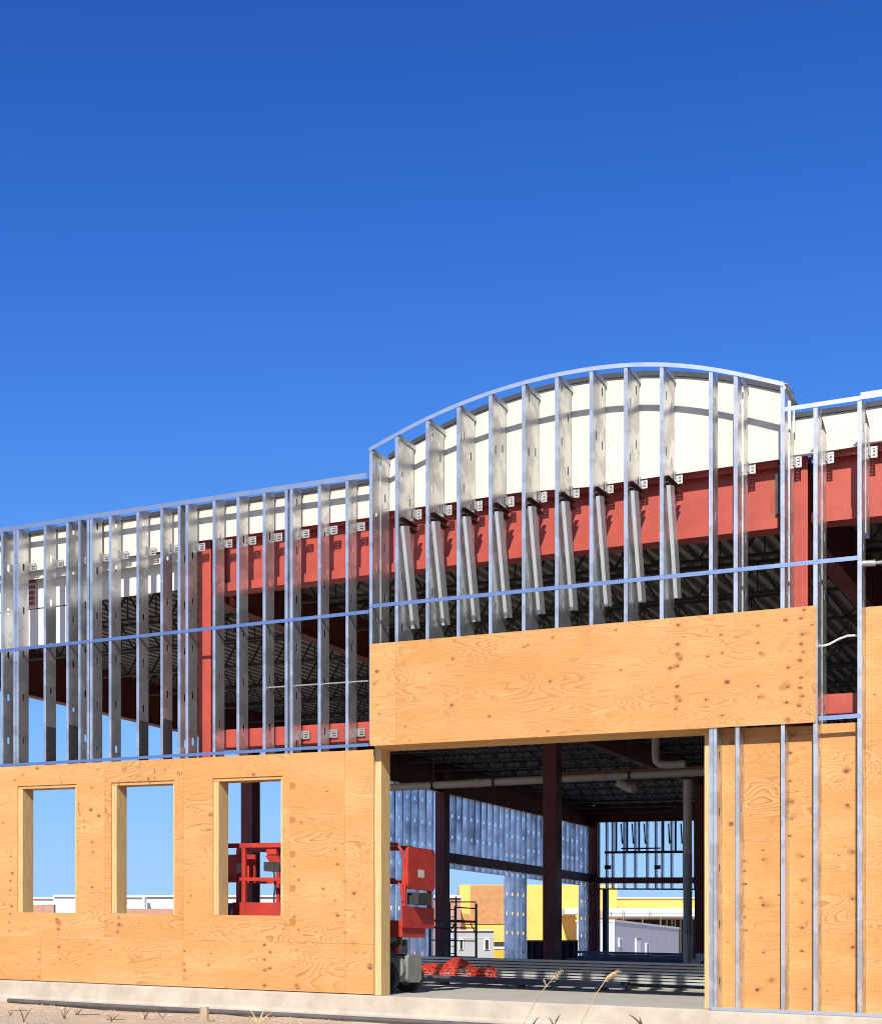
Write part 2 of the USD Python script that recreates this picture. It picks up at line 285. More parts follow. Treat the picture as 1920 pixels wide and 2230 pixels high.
LK = z5((223, 205, 1), (90, 278, .9), (17, 537, .9), (65, 740, 1), (75, 842, 1.2), (63, 888, 1.1), (62, 945, 1), (70, 1043, 1.2), (62, 1090, 1), (57, 1142, .8), (57, 1192, .8), (557, 322, .8), (552, 457, 1.7), (600, 494, 1.6), (560, 654, 1), (563, 713, .9), (560, 928, 1), (345, 1122, .8), (352, 1140, .9), (355, 1183, 1.2), (352, 1228, .9), (358, 1292, 1.2), (365, 1366, .7), (720, 1113, .9), (722, 1155, 1.7), (713, 1200, 1), (672, 1310, .8), (545, 1335, .7), (237, 1322, .9), (237, 1365, .9), (235, 1470, .9), (1120, 1317, .9), (1120, 1395, .8), (1120, 1433, 1), (1120, 1482, 1), (1605, 1277, 1.3), (1640, 1322, 1.2), (1605, 1367, 1.2), (1640, 1420, 1.2), (1605, 1433, 1.2), (1605, 1525, 1.5), (1275, 487, 1.4), (1540, 242, 1.2), (1265, 1400, .9), (1160, 980, .8), (1142, 1018, .8), (110, 1395, .6), (545, 1275, .6)) + z6((905, 930, 1.2), (955, 1052, 1.2), (1022, 1138, 1.4), (800, 1105, 1.1), (905, 1297, 1.2), (960, 1420, 1.4), (1020, 1498, 1.4), (645, 630, .8), (890, 823, .7), (1040, 1565, .6), (1137, 1672, 1.6), (1137, 1650, .8),    (625, 1042, .9), (625, 1398, .9), (610, 1795, .9), (620, 1820, .7), (810, 1160, .6), (890, 1190, .6), (595, 945, .8), (595, 1305, .8))
for k, (cols, za, zc) in enumerate(((cols_up, zs + G, None), (cols_lo, None, zs - G))):
    for c, (xa, xb) in enumerate(zip(cols[:-1], cols[1:])):
        lo = (za, za) if za is not None else (b(xa) + 0.004, b(xb) + 0.004)
        hi = (zc, zc) if zc is not None else (t(xa), t(xb))
        p = Polygon([(xa + G, lo[0]), (xb - G, lo[1]), (xb - G, hi[1]), (xa + G, hi[0])])
        for h in holes: p = p.difference(h)
        lpanels.append(p)
        dy = rng.uniform(-0.0005, 0.0005)
        ply_panel(p, YW + dy, YW + 0.015, PLY[(c + 2 * k) % 4], pw, pts_of(LK, YW))
spots(LK, YW - 0.001, lpanels, pw)
ink = MB()
for (x, y) in [(480, 420), (478, 450), (486, 480), (510, 520), (512, 560), (745, 208), (755, 212), (765, 205), (900, 262), (938, 215), (1080, 232), (1092, 238), (1104, 235), (905, 272), (1000, 210), (940, 262), (720, 285), (365, 255), (375, 285)]:
    X, Z = F(0.3587 * x, 1600 + 0.3587 * y, YW); ink.plate(sbox(X - rng.uniform(.006, .012), Z - rng.uniform(.01, .045), X + rng.uniform(.004, .01), Z + rng.uniform(.01, .03)), YW - 0.0022, YW + 0.001)
build(ink, 'ink_marks', INK, pw, kind='stuff')
for w in wins:                                         # rough lumber bucks in the window openings
    xa, za, xb, zc = w[0], w[2], w[1], w[3]
    fr = build(MB().box(xa - 0.02, xb + 0.02, YW + 0.018, YW + 0.235, zc - 0.04, zc + 0.05), 'window_frame', LUMBER_H, pw)
    build(MB().box(xa - 0.01, xa + 0.04, YW + 0.0182, YW + 0.10, za, zc - 0.042), 'jamb', LUMBER, fr)
    build(MB().box(xa + 0.042, xa + 0.074, YW + 0.022, YW + 0.235, za, zc - 0.042), 'jamb', LUMBER, fr)
    build(MB().box(xb - 0.036, xb + 0.01, YW + 0.02, YW + 0.235, za, zc - 0.042), 'jamb', LUMBER, fr)
    build(MB().box(xa - 0.02, xb + 0.02, YW + 0.0185, YW + 0.235, za - 0.05, za - 0.004), 'sill', LUMBER_H, fr)
# doorway jamb at the right end of the wall
xa, xb = FX(816, YW), FX(829.5, YW); zt_j = F(820, 1640, YW)[1]
dj = build(MB().box(xa, xb, YW + 0.004, YW + 0.225, 0.003, zt_j + .1), 'door_jamb', LUMBER, pw)
build(MB().box(xa - 0.02, xa - 0.002, YW + 0.03, YW + 0.2, 0.003, zt_j + .05), 'jamb_backing', LUMBER, dj)

# header over the doorway --------------------------------------
hd = thing('plywood_header', 'broad plywood band with rows of dark knots above the wide doorway', 'plywood header', gloc(-6, 0, 3))
t, b, X0, X1 = quad(805, 1776, [(805.5, 1403), (1776, 1318.5)], [(803, 1625), (1780, 1573)], 0.0)
cols = [X0, FX(861), FX(1286), X1]; hpanels = []
HK = (z8((615, 70, 1.4), (83, 95, 1.2), (707, 18, 1), (692, 60, 1.1), (478, 97, .9), (697, 140, 1.2), (478, 183, 1), (80, 190, 1.4), (692, 188, 1.2), (295, 142, .9), (300, 233, .9), (80, 238, 1.2), (95, 262, 1), (228, 250, .9), (490, 233, .7),
         (42, 308, 1.1), (78, 298, 1.2), (703, 228, 1), (687, 270, 1.4), (628, 305, 1), (325, 376, 1.8), (78, 398, 1.4), (692, 355, 1.2), (687, 405, 1.2), (627, 400, 1), (478, 397, 1), (75, 447, 1), (90, 470, 1), (483, 450, .7),
         (698, 447, 1.2), (620, 478, 1.2), (682, 493, 1.5), (72, 510, 1), (300, 543, .9), (625, 562, 1), (222, 464, .9)) +
      [(x * 1.0762, y * 1.0762, s) for x, y, s in ((763, 1359, 1.5), (757, 1384, .7), (916, 1333, 1.1), (914, 1427, 1.2), (1113, 1379, 1), (1108, 1480, .9), (1118, 1290, .8), (1256, 1356, .8), (1246, 1275, .8), (990, 1450, 1.0), (1060, 1310, .7), (820, 1470, .7), (870, 1362, .6))])
for c, (xa, xb) in enumerate(zip(cols[:-1], cols[1:])):
    p = Polygon([(xa + G / 2, b(xa)), (xb - G / 2, b(xb)), (xb - G / 2, t(xb)), (xa + G / 2, t(xa))]); hpanels.append(p)
    ply_panel(p, 0.0 + (0, 0.0004, 0)[c], 0.0165, PLY[(c + 1) % 4], hd, pts_of(HK, 0))
spots(HK, -0.001, hpanels, hd)
ink = MB()
for x, h in ((1060, .10), (1066, .2), (1130, .22), (1136, .2), (1158, .14), (1176, .12), (1050, .08), (1255, .1), (1290, .07)):
    X, Z = F(x * 1.0762, 1425 * 1.0762 + rng.uniform(-20, 10)); ink.plate(sbox(X - .006, Z - h / 2, X + .006, Z + h / 2), -0.0008, 0.004)
build(ink, 'ink_marks', principled('faint_red_mark', (0.60, 0.25, 0.10), 0.7, var=.2, scale=30), hd, kind='stuff')
xe = FX(1548, 0.0)
for (ya, yb, dz, mm) in ((0.019, 0.14, 0.002, LUMBER_H), (0.142, 0.43, -0.012, LUMBER_H)):
    mb = MB()
    zA, zB = b(X0 + 0.03), b(xe)
    v = [(x, y, z + o + dz) for x, z in ((X0 + 0.03, zA), (xe, zB)) for y in (ya, yb) for o in (0, 0.038)]
    qd = [(0, 1, 3, 2), (4, 6, 7, 5), (0, 4, 5, 1), (2, 3, 7, 6), (0, 2, 6, 4), (1, 5, 7, 3)]
    mb.add(v, [tt for A_, B, C, D in qd for tt in ((A_, B, C), (A_, C, D))])
    build(mb, 'soffit_board', mm, hd)

# ------------------------------------------------------------------ steel studs
def slot(c, w=0.038, h=0.105):
    r = w / 2; pts = [(c[0] + r * math.cos(g), c[1] + (h / 2 - r) + r * math.sin(g)) for g in np.linspace(0, math.pi, 5)]
    pts += [(c[0] - r * math.cos(g), c[1] - (h / 2 - r) - r * math.sin(g)) for g in np.linspace(0, math.pi, 5)]
    return Polygon(pts)
def stud_mb(x, y0, d, za, zc, phase, fl=0.043, step=0.61, left=False, mb=None):
    th = 0.0025; mb = mb or MB()
    xw0, xw1 = (x, x + th) if left else (x + fl - th, x + fl)
    mb.box(x, x + fl, y0, y0 + th, za, zc); mb.box(x, x + fl, y0 + d - th, y0 + d, za, zc)
    web = sbox(y0 + th, za, y0 + d - th, zc)
    z = za + phase
    while z < zc - 0.12:
        if z > za + 0.1: web = web.difference(slot((y0 + d / 2, z)))
        z += step
    mb.side(web, xw0, xw1)
    xl = x + fl - th if left else x
    mb.box(xl, xl + th, y0 + th, y0 + 0.016, za, zc); mb.box(xl, xl + th, y0 + d - 0.016, y0 + d - th, za, zc)
    return mb
def clip_mb(x, y, z, w=0.10, h=0.105):
    mb = MB(); mb.box(x + 0.002, x + 0.005, y, y + 0.10, z - h / 2, z + h / 2)
    pl = sbox(x + .0055, z - h / 2, x + w, z + h / 2)
    for k in (-1, 0, 1): pl = pl.difference(sbox(x + .02, z + k * h * .3 - .004, x + w - .022, z + k * h * .3 + .004))
    mb.plate(pl, y + .094, y + .098)
    for k in (-.15, .15): mb.box(x + .03, x + w - .02, y + .086, y + .0935, z + k * h - .006, z + k * h + .006)
    return mb
def strap_mb(p, q, Y, h, th=0.004):
    (xa, za), (xb, zc) = F(*p, Y), F(*q, Y)
    return MB().plate(Polygon([(xa, za - h / 2), (xb, zc - h / 2), (xb, zc + h / 2), (xa, za + h / 2)]), Y, Y + th)
def screws(xs_, zf, Y):
    mb = MB()
    for x in xs_:
        c = trimesh.creation.cylinder(0.007, 0.006, sections=6); c.apply_transform(trimesh.transformations.rotation_matrix(math.pi / 2, (1, 0, 0)))
        c.apply_translation((x, Y, zf(x))); mb.tm(c)
    return mb

# upper left stud wall -----------------------------------------
YS = 0.24; D1 = 0.2
lw = thing('stud_wall', 'bare galvanized stud framing standing on the long plywood wall, left of the arch', 'stud wall', gloc(-11, YS, 3))
(xa_, za_), (xb_, zb_) = F(0, 1150, YS), F(802, 1029, YS); kt = (zb_ - za_) / (xb_ - xa_)
topL = lambda X: za_ + kt * (X - xa_)
(xa2, za2), (xb2, zb2) = F(0, 1671, YS), F(812, 1632.5, YS)
botL = lambda X: za2 + (zb2 - za2) * (X - xa2) / (xb2 - xa2) - 0.08
lx = [-118, -60, 2, 29, 35.5, 95, 144, 170, 189, 196, 237, 297, 349, 387, 404, 463, 515, 572, 620, 631, 692, 752]
lX = [FX(x, YS) for x in lx]
for k, X in enumerate(lX):
    fl = 0.043 if k + 1 >= len(lX) else min(0.043, lX[k + 1] - X - 0.004)
    build(stud_mb(X, YS, D1, botL(X), topL(X) - 0.012, rng.uniform(0.1, 0.6), fl=max(fl, 0.03)), 'stud', GALV, lw)
SPL = principled('splice_steel', (.20, .20, .205), .42, metal=.8, var=.3, scale=9)
for k in (5, 6, 11, 12):                              # dark splice plates with screw holes low on some studs
    X = lX[k] + 0.0432; za = botL(X); pl = sbox(YS + .004, za, YS + D1 - .004, za + .62)
    for q in range(5):
        for yy in (.045, .155): pl = pl.difference(sbox(YS + yy - .006, za + .12 + q * .1 + .03 * (yy > .1), YS + yy + .006, za + .132 + q * .1 + .03 * (yy > .1)))
    build(MB().side(pl, X, X + .002), 'splice_plate', SPL, lw)
tr = MB()
for (dz, ya, yb, hh) in ((0.0, YS - 0.005, YS - 0.002, 0.062),):
    tr.plate(Polygon([(xa_ - 1.2, topL(xa_ - 1.2) - hh), (xb_ - .02, topL(xb_) - hh), (xb_ - .02, topL(xb_)), (xa_ - 1.2, topL(xa_ - 1.2))]), ya, yb)
    tr.plate(Polygon([(xa_ - 1.2, topL(xa_ - 1.2) - .003), (xb_ - .02, topL(xb_) - .003), (xb_ - .02, topL(xb_)), (xa_ - 1.2, topL(xa_ - 1.2))]), yb, yb + 0.028)
build(tr, 'top_track', RAIL, lw)
for X in lX:                                          # short folded tabs running back at each stud head
    z = topL(X) - 0.006
    build(MB().box(X - 0.012, X + 0.05, YS + 0.03, YS + D1 + 0.012, z - 0.003, z).box(X + .0455, X + .0485, YS + .02, YS + D1 + .02, z - .055, z), 'stud_head_tab', GALV2, lw)
s1 = strap_mb((-120, 1430.3), (803, 1332), YS - 0.006, 0.043); build(s1, 'flat_strap', STRAP, lw)
(sa, sza), (sb, szb) = F(-120, 1430.3, YS - .006), F(803, 1332, YS - .006)
build(screws([x + .02 for x in lX], lambda X: sza + (szb - sza) * (X - sa) / (sb - sa), YS - 0.007), 'strap_screws', CLIP, lw, kind='stuff')
build(strap_mb((-120, 1674.5), (803, 1622), YS - 0.006, 0.038), 'flat_strap', STRAP, lw)
ybm = 0.50
for k, X in enumerate(lX):
    if k in (3, 7, 8, 13, 18): continue
    Z = F(lx[k] + 25, (1243 - 0.129 * lx[k]) if lx[k] > 400 else 1239 - 0.129 * lx[k], YS + D1)[1]
    build(clip_mb(X + 0.043, YS + D1 - 0.06, Z), 'clip_angle', CLIP, lw)
    if lx[k] > 620:
        Z = F(lx[k] + 25, 1601 - 0.05 * (lx[k] - 620), YS + D1)[1]
        build(clip_mb(X + 0.043, YS + D1 - 0.06, Z), 'clip_angle', CLIP, lw)
pa, pb = F(577, 1498, YS + 0.1), F(802, 1483, YS + 0.1)
build(MB().bar((pa[0], YS + .1, pa[1]), (pb[0], YS + .1, pb[1]), 0.02, 0.014), 'bridging_channel', CLIP, lw)

# arched false front -------------------------------------------
YA = 0.02
ar = thing('arched_stud_parapet', 'tall galvanized stud frame with a curved top rail over the doorway', 'stud wall', gloc(-6, YA, 4))
arc_px = [(804, 977), (826, 960), (860, 945), (893, 927), (926, 911), (960, 893), (994, 878), (1030, 864), (1063, 853), (1100, 841.5), (1136, 831), (1172, 821.5), (1208, 813), (1245, 805.5), (1283, 799), (1320, 794.5), (1358, 791.3), (1408, 789), (1436, 789.6), (1494, 793), (1543, 799), (1597, 808), (1648, 818.5), (1706, 832)]
arc = np.array([F(x, y, YA) for x, y in arc_px])
cf = np.polyfit(arc[:, 0], arc[:, 1], 6); arc_z = lambda X: np.polyval(cf, X)
XX = np.linspace(arc[0, 0], arc[-1, 0], 40); ZZ = arc_z(XX)
hw = 0.046
build(MB().plate(Polygon(list(zip(XX, ZZ)) + list(zip(XX[::-1], ZZ[::-1] - hw))), YA - 0.008, YA - 0.005), 'curved_rail', RAIL, ar, label='curved top rail of the arch')
build(MB().plate(Polygon(list(zip(XX, ZZ)) + list(zip(XX[::-1], ZZ[::-1] - 0.003))), YA - 0.0048, YA + 0.03), 'curved_rail', RAIL, ar)
ax = [804, 860, 926.6, 994, 1063.6, 1136, 1208, 1283, 1358, 1436, 1543, 1597, 1699]
aX = [FX(x, YA) for x in ax]
t_h = lambda X: F(805.5, 1403)[1] + (F(1776, 1318.5)[1] - F(805.5, 1403)[1]) * (X - F(805.5, 1403)[0]) / (F(1776, 1318.5)[0] - F(805.5, 1403)[0])
b_h = lambda X: F(803, 1625)[1] + (F(1780, 1573)[1] - F(803, 1625)[1]) * (X - F(803, 1625)[0]) / (F(1780, 1573)[0] - F(803, 1625)[0])
arc2_px = [(848, 1000), (907, 967.5), (974, 930), (1044, 897), (1111, 875), (1181, 852), (1255, 835), (1325, 825), (1398, 820.5), (1475, 819), (1520, 823), (1565, 828), (1637, 838), (1697, 852)]
YD = 0.46
a2 = np.array([F(x, y, YD) for x, y in arc2_px]); cf2 = np.polyfit(a2[:, 0], a2[:, 1], 4)
for k, X in enumerate(aX):
    zt = float(min(arc_z(X), arc_z(X + 0.043))) - 0.005
    single = k == 10
    build(stud_mb(X, YA, D1, b_h(X) + 0.05, zt, rng.uniform(0.1, 0.6)), 'stud', GALV, ar)
    if single: continue
    X2 = X + (0.006 if k in (0, 11, 12) else -0.003)
    zt2 = float(max(min(np.polyval(cf2, X2), zt - 0.02), zt - 0.30))
    build(stud_mb(X2, YA + D1 + 0.004, D1, b_h(X) + 0.05, zt2, rng.uniform(0.1, 0.6)), 'stud', GALV, ar)
    mb = MB().bar((X + 0.02, YA + 0.03, zt - 0.004), (X + 0.026, YA + 2 * D1 + .01, zt2 + 0.004), 0.05, 0.006).bar((X + 0.047, YA + 0.02, zt - 0.030), (X + 0.053, YA + 2 * D1 + .02, zt2 - 0.022), 0.003, 0.055)
    build(mb, 'stud_head_tab', GALV2, ar)
# leaning kicker braces with dark angle brackets
for k in range(1, 10):
    X = aX[k] + 0.047
    px = ax[k] + (280 - 262) * .3186 + 4
    yb_ = F(px, 1138 - 0.155 * (px - 867), YA)[1]
    ytop = yb_ - 0.0
    top = np.array([X + 0.03, YA + 0.07, ytop - 0.03]); bot = np.array([X + 0.03, YA + 0.34, ytop - 1.20])
    mb = MB(); d = (bot - top); nrm = np.cross(d / np.linalg.norm(d), (1, 0, 0))
    mb.bar(top + (.0405, 0, 0), bot + (.0405, 0, 0), 0.003, 0.15, up=nrm); off = nrm * 0.073
    for sg in (-1, 1):
        mb.bar(top + sg * off + (0.0185, 0, 0), bot + sg * off + (0.0185, 0, 0), 0.040, 0.003, up=nrm)
    build(mb, 'kicker_brace', KICK, ar)
    mb = MB()
    for dz in (0.07, -0.0):
        mb.box(X, X + 0.05, YA + 0.02, YA + 0.44, ytop + dz - 0.006, ytop + dz); mb.box(X, X + 0.006, YA + 0.02, YA + 0.44, ytop + dz - 0.03, ytop + dz - 0.0062)
    build(mb, 'angle_bracket', BROWNSTEEL, ar)
for k in range(1, 13):
    if k == 10: continue
    px = ax[k] + 45; Z = F(px, 1119 - 0.139 * (px - 905), YA + 0.42)[1]
    build(clip_mb(aX[k] + 0.05, YA + 0.36, Z, 0.07, 0.12), 'clip_angle', CLIP, ar)
build(strap_mb((805, 1320.5), (1868, 1214.5), YA - 0.006, 0.044), 'flat_strap', STRAP, ar)
(sa, sza), (sb, szb) = F(805, 1320.5, YA - .006), F(1868, 1214.5, YA - .006)
build(screws([x + .02 for x in aX] + [aX[7] - 0.12, aX[9] + .5], lambda X: sza + (szb - sza) * (X - sa) / (sb - sa), YA - 0.007), 'strap_screws', CLIP, ar, kind='stuff')
# return of the arch at its right end, running back to the parapet
xe_, ze_ = arc[-1]
mb = MB().bar((xe_ + 0.02, YA, ze_ - 0.02), (xe_ + 0.03, YA + 0.42, ze_ - 0.10), 0.05, 0.004); build(mb, 'end_track', GALV2, ar)
build(MB().box(xe_ + .004, xe_ + .020, YA + .22, YA + .26, ze_ - .45, ze_ - .075).box(xe_ + .018, xe_ + .026, YA + .40, YA + .43, ze_ - .40, ze_ - .10), 'end_stud', GALV2, ar)

# right stud wall ----------------------------------------------
rw = thing('stud_wall', 'galvanized studs backed by knotty plywood to the right of the doorway', 'stud wall', gloc(-2, YA, 0))
(ra, rza), (rb, rzb) = F(1708, 887, YA), F(1873, 862, YA)
topR = lambda X: rza + (rzb - rza) * (X - ra) / (rb - ra)
rXs = [(FX(1770.5, YA), 1770.5), (FX(1866.5, YA), 1866.5), (FX(1962, YA), 1962), (FX(2062, YA), 2062)] + [(FX(2062, YA) + .41 * k, 3000) for k in range(1, 15)]
lowR = lambda X: F(1540, 2198, YA)[1] + (F(1885, 2215, YA)[1] - F(1540, 2198, YA)[1]) * (X - FX(1540, YA)) / (FX(1885, YA) - FX(1540, YA))
for X, px in rXs:
    build(stud_mb(X, YA, D1, 0.004, topR(X) - 0.01, rng.uniform(.1, .6)), 'stud', GALV, rw)
    zlow = 2.9 if px < 1800 else 5.0
    build(stud_mb(X + .005, YA + D1 + .02, D1, zlow, topR(X) - 0.2, rng.uniform(.1, .6)), 'stud', GALV, rw)
    build(MB().bar((X + .02, YA + .03, topR(X) - .012), (X + .026, YA + 2 * D1 + .02, topR(X) - 0.19), 0.05, .006), 'stud_head_tab', GALV2, rw)
    Zc = F(px + 30, 995 - 0.13 * (px - 1770), YA + .42)[1] if px < 2100 else 6.0
    build(clip_mb(X + .05, YA + .36, Zc, .07, .12), 'clip_angle', CLIP, rw)
for px in (1543.5, 1552.5, 1601, 1700):
    X = FX(px, YA); build(stud_mb(X, YA, D1, 0.004, b_h(X) + 0.03, rng.uniform(.1, .6), fl=.04), 'stud', GALV, rw)
XE = XR
build(MB().plate(Polygon([(ra, rza - .046), (rb, rzb - .046), (rb, rzb), (ra, rza)]), YA - .008, YA - .005), 'top_rail', RAIL, rw)
z0_ = topR(rb) + .03
build(MB().plate(Polygon([(rb + .004, z0_ - .07), (XE, topR(XE) - .04), (XE, topR(XE) + .03), (rb + .004, z0_)]), YA - .010, YA - .006), 'top_rail', RAIL, rw)
build(strap_mb((1782, 1565), (1874, 1558.5), YA - .006, .045), 'flat_strap', STRAP, rw)
build(MB().box(xj + 0.01, XE, YA - 0.006, YA - 0.002, -0.0, 0.035).box(xj + .01, XE, YA - .002, YA + D1, -0.0015, 0.0015), 'bottom_track', GALV2, rw)
YP = 0.226
tr_, br_, XA, XB = quad(1560, 1878, [(1560, 1587), (1878, 1578)], [(1540, 2203), (1885, 2219)], YP)
rpanels = []
RK = z8((650, 642, 1.1), (915, 818, 1.5), (922, 988, 1.2), (638, 728, 1.1), (638, 868, 1), (628, 970, 1.1), (646, 970, 1.1), (645, 1055, 1.1), (638, 1140, 1), (345, 1082, 1.9), (350, 678, 1.3), (412, 1265, 1), (505, 1257, 1), (698, 1242, 1), (947, 1220, 1.1), (412, 1315, 1), (418, 1380, 1), (697, 1362, 1), (697, 1472, 1), (947, 1452, 1.1), (505, 1483, 1.2), (412, 1490, .8), (412, 1545, .9), (418, 1608, 1), (697, 1597, 1.1), (697, 1712, 1.1), (947, 1693, 1.2), (505, 1720, .9), (475, 1905, 1.6), (545, 1858, .9), (493, 1447, .9), (330, 1665, .5))
edges = [(FX(1546, YP), FX(1612, YP), 0), (FX(1612, YP), FX(1710, YP), 1), (FX(1710, YP), FX(1784, YP), 2), (FX(1784, YP), FX(1884, YP), 3)]
zs2 = F(1660, 1834, YP)[1]
for xa, xb, c in edges:
    for lo, hi in (((0.004, zs2 - G), (zs2 + G, tr_((xa + xb) / 2) + (.02 if c == 3 else 0))) if c in (1,) else ((0.004, tr_((xa + xb) / 2) + (.02 if c == 3 else 0)),)):
        p = sbox(xa + .001, lo, xb - .001, hi); rpanels.append(p)
        ply_panel(p, YP, YP + .015, PLY[(c + 1) % 4], rw, pts_of(RK, YP))
xq = FX(1884, YP); zq = F(1900, 1321, YP)[1]; zq1 = F(1900, 1576, YP)[1]
for xa, xb in ((xq, xq + 1.22), (xq + 1.22, xq + 2.44), (xq + 2.44, xq + 3.66), (xq + 3.66, xq + 4.88), (xq + 4.88, XE)):
    for lo, hi in ((.004, zq1 - G), (zq1 + G, zq)):
        p = sbox(xa + .001, lo, xb - .001, hi); rpanels.append(p); ply_panel(p, YP, YP + .015, PLY[int(rng.integers(4))], rw, [])
spots(RK, YP - .001, rpanels, rw)
X = FX(1534, YP)
build(MB().box(X, FX(1544, YP), YA + .20, YA + .42, .004, b_h(X) + .02), 'door_jamb', LUMBER, rw)
cab = [F(1776, 1406, .25), F(1792, 1407, .25), F(1806, 1403, .25), F(1826, 1392, .25), F(1845, 1385, .25), F(1866, 1384, .25)]
tag(build(MB().tube([(x, .25, z) for x, z in cab], .013, 7), 'white_cable', WHITE2, smooth=True), 'white cable looping between two studs above right plywood', 'cable')
cab = [F(1874, 1228, .1), F(1906, 1226, .1)]
tag(build(MB().tube([(x, .1, z) for x, z in cab], .033, 10).tube([(cab[1][0], .1, cab[1][1]), (cab[1][0] + 1.2, .1, cab[1][1] + .02)], .018, 8), 'steel_conduit', CLIP, smooth=40), 'short pale conduit with coupling at the far right edge, upper frame', 'conduit')

# ------------------------------------------------------------------ white parapet sheathing
def capped_board(name, label, poly, cap_line, Y, group=None):
    o = thing(name, label, 'parapet board', gloc(poly.centroid.x, Y, poly.bounds[1]), group)
    x0, _, x1, _ = poly.bounds; n = max(1, int(round((x1 - x0) / 2.44)))
    for k in range(n): build(MB().plate(poly.intersection(sbox(x0 + (x1 - x0) * k / n + .0008, -5, x0 + (x1 - x0) * (k + 1) / n - .0008, 20)), Y, Y + .016), 'sheathing_board', WHITE, o)
    c = np.array(cap_line); hh = .05
    build(MB().plate(Polygon(list(map(tuple, c - (0, .004))) + list(map(tuple, c[::-1] + (0, hh)))), Y - .03, Y + .12), 'capping', CAPM, o)
YD = 0.455
xs_ = np.linspace(FX(848, YD), FX(1722, YD), 36)
capA = [(x, float(np.polyval(cf2, x))) for x in xs_]
bot = [F(848, 1108 + 5, YD), F(971, 1096, YD), F(1130, 1072, YD), F(1283, 1060, YD), F(1432, 1038, YD), F(1539, 1023, YD), F(1722, 996, YD)]
capped_board('arched_parapet_board', 'cream board with curved top behind the arched stud frame', Polygon(capA + bot[::-1]), [(x, z) for x, z in capA], YD)
YD2 = 0.50
cl = [F(-160, 1201, YD2), F(431, 1110, YD2), F(846, 1047, YD2)]
blw = [F(-160, 1278, YD2), F(385, 1196, YD2), F(427, 1179, YD2), F(846, 1121, YD2)]
capped_board('parapet_board', 'low cream parapet board behind the left stud framing', Polygon(cl + blw[::-1]), cl, YD2)
cr = [F(1700, 915.5, YD2), F(1866, 892, YD2), F(1920, 883, YD2)]; kx = (cr[2][1] - cr[1][1]) / (cr[2][0] - cr[1][0]); cr.append((XR, cr[2][1] + kx * (XR - cr[2][0])))
brw = [F(1700, 1001.5, YD2), F(1920, 962, YD2)]; kx = (brw[1][1] - brw[0][1]) / (brw[1][0] - brw[0][0]); brw.append((XR, brw[1][1] + kx * (XR - brw[1][0])))
capped_board('parapet_board', 'cream parapet board right of the arch behind bare studs', Polygon(cr + brw[::-1]), cr, YD2)
# white panels in the left end bay
YQ = 0.72
wp = thing('wall_panel', 'white panels hung under the parapet in the far left bay', 'wall panel', gloc(-15, YQ, 4.5))
p1 = Polygon([F(-160, 1262, YQ), F(400, 1200, YQ), F(400, 1283, YQ), F(196, 1309, YQ), F(147, 1316, YQ), F(-160, 1352, YQ)])
p2 = Polygon([F(-160, 1355, YQ), F(146, 1319, YQ), F(146, 1403, YQ), F(-160, 1440, YQ)])
build(MB().plate(p1, YQ, YQ + .02), 'panel', WHITE2, wp); build(MB().plate(p2, YQ + .004, YQ + .024), 'panel', WHITE2, wp)
build(MB().plate(Polygon([F(-160, 1268, .58), F(395, 1200, .58), F(395, 1222, .58), F(-160, 1290, .58)]), .58, .60), 'ledge', WHITE, wp)
lv = thing('louvre', 'small dark red slatted louvre on the white panels, far left', 'louvre', gloc(-14.4, .66, 5))
mb = MB(); (xa, za), (xb, zc) = F(50, 1322, .66), F(74, 1248, .66)
build(MB().box(xa, xb, .69, .712, za, zc), 'backing', principled('louvre_back', (.62, .50, .45), .6), lv)
for k in range(6):
    z = za + (zc - za) * (k + .3) / 6; build(MB().box(xa + .02, xb, .65, .69, z, z + (zc - za) / 14), 'slat', principled(f'louvre_slat_{k}', (.20, .02, .015), .5), lv)

# ------------------------------------------------------------------ steel frame
COLX = [-18.2, -11.35, -3.42, 4.6]; ROWY = [0.72, 12.2, 22.7, 33.3]
def ibeam(p0, p1, depth, fw, web=.012, fl=.02):        # I beam along x or y; p are (x, y, z of the underside)
    mb = MB()
    if abs(p1[0] - p0[0]) > abs(p1[1] - p0[1]):
        y = p0[1]; x0, x1 = p0[0], p1[0]; z = p0[2]
        mb.box(x0, x1, y - fw / 2, y + fw / 2, z, z + fl).box(x0, x1, y - fw / 2, y + fw / 2, z + depth - fl, z + depth).box(x0, x1, y - web / 2, y + web / 2, z + fl, z + depth - fl)
    else:
        x = p0[0]; y0, y1 = p0[1], p1[1]; z = p0[2]
        mb.box(x - fw / 2, x + fw / 2, y0, y1, z, z + fl).box(x - fw / 2, x + fw / 2, y0, y1, z + depth - fl, z + depth).box(x - web / 2, x + web / 2, y0, y1, z + fl, z + depth - fl)
    return mb
ROOF = 5.78
colname = {(1, 0): 'sunlit red steel column between left stud bays, under the parapet', (2, 0): 'sunlit fluted red steel column beside the arch, right end of beam',
           (0, 1): 'dark red steel column behind the third window and the lift', (1, 1): 'dark red steel column standing in the middle of the doorway view',
           (0, 2): 'dark red steel column beside the scaffold, left interior wall', (1, 2): 'dark red steel column beside the white downpipe near right jamb',
           (0, 3): 'dark red corner column where side and rear stud walls meet', (0, 0): 'red steel corner column at the left end of the plywood wall'}
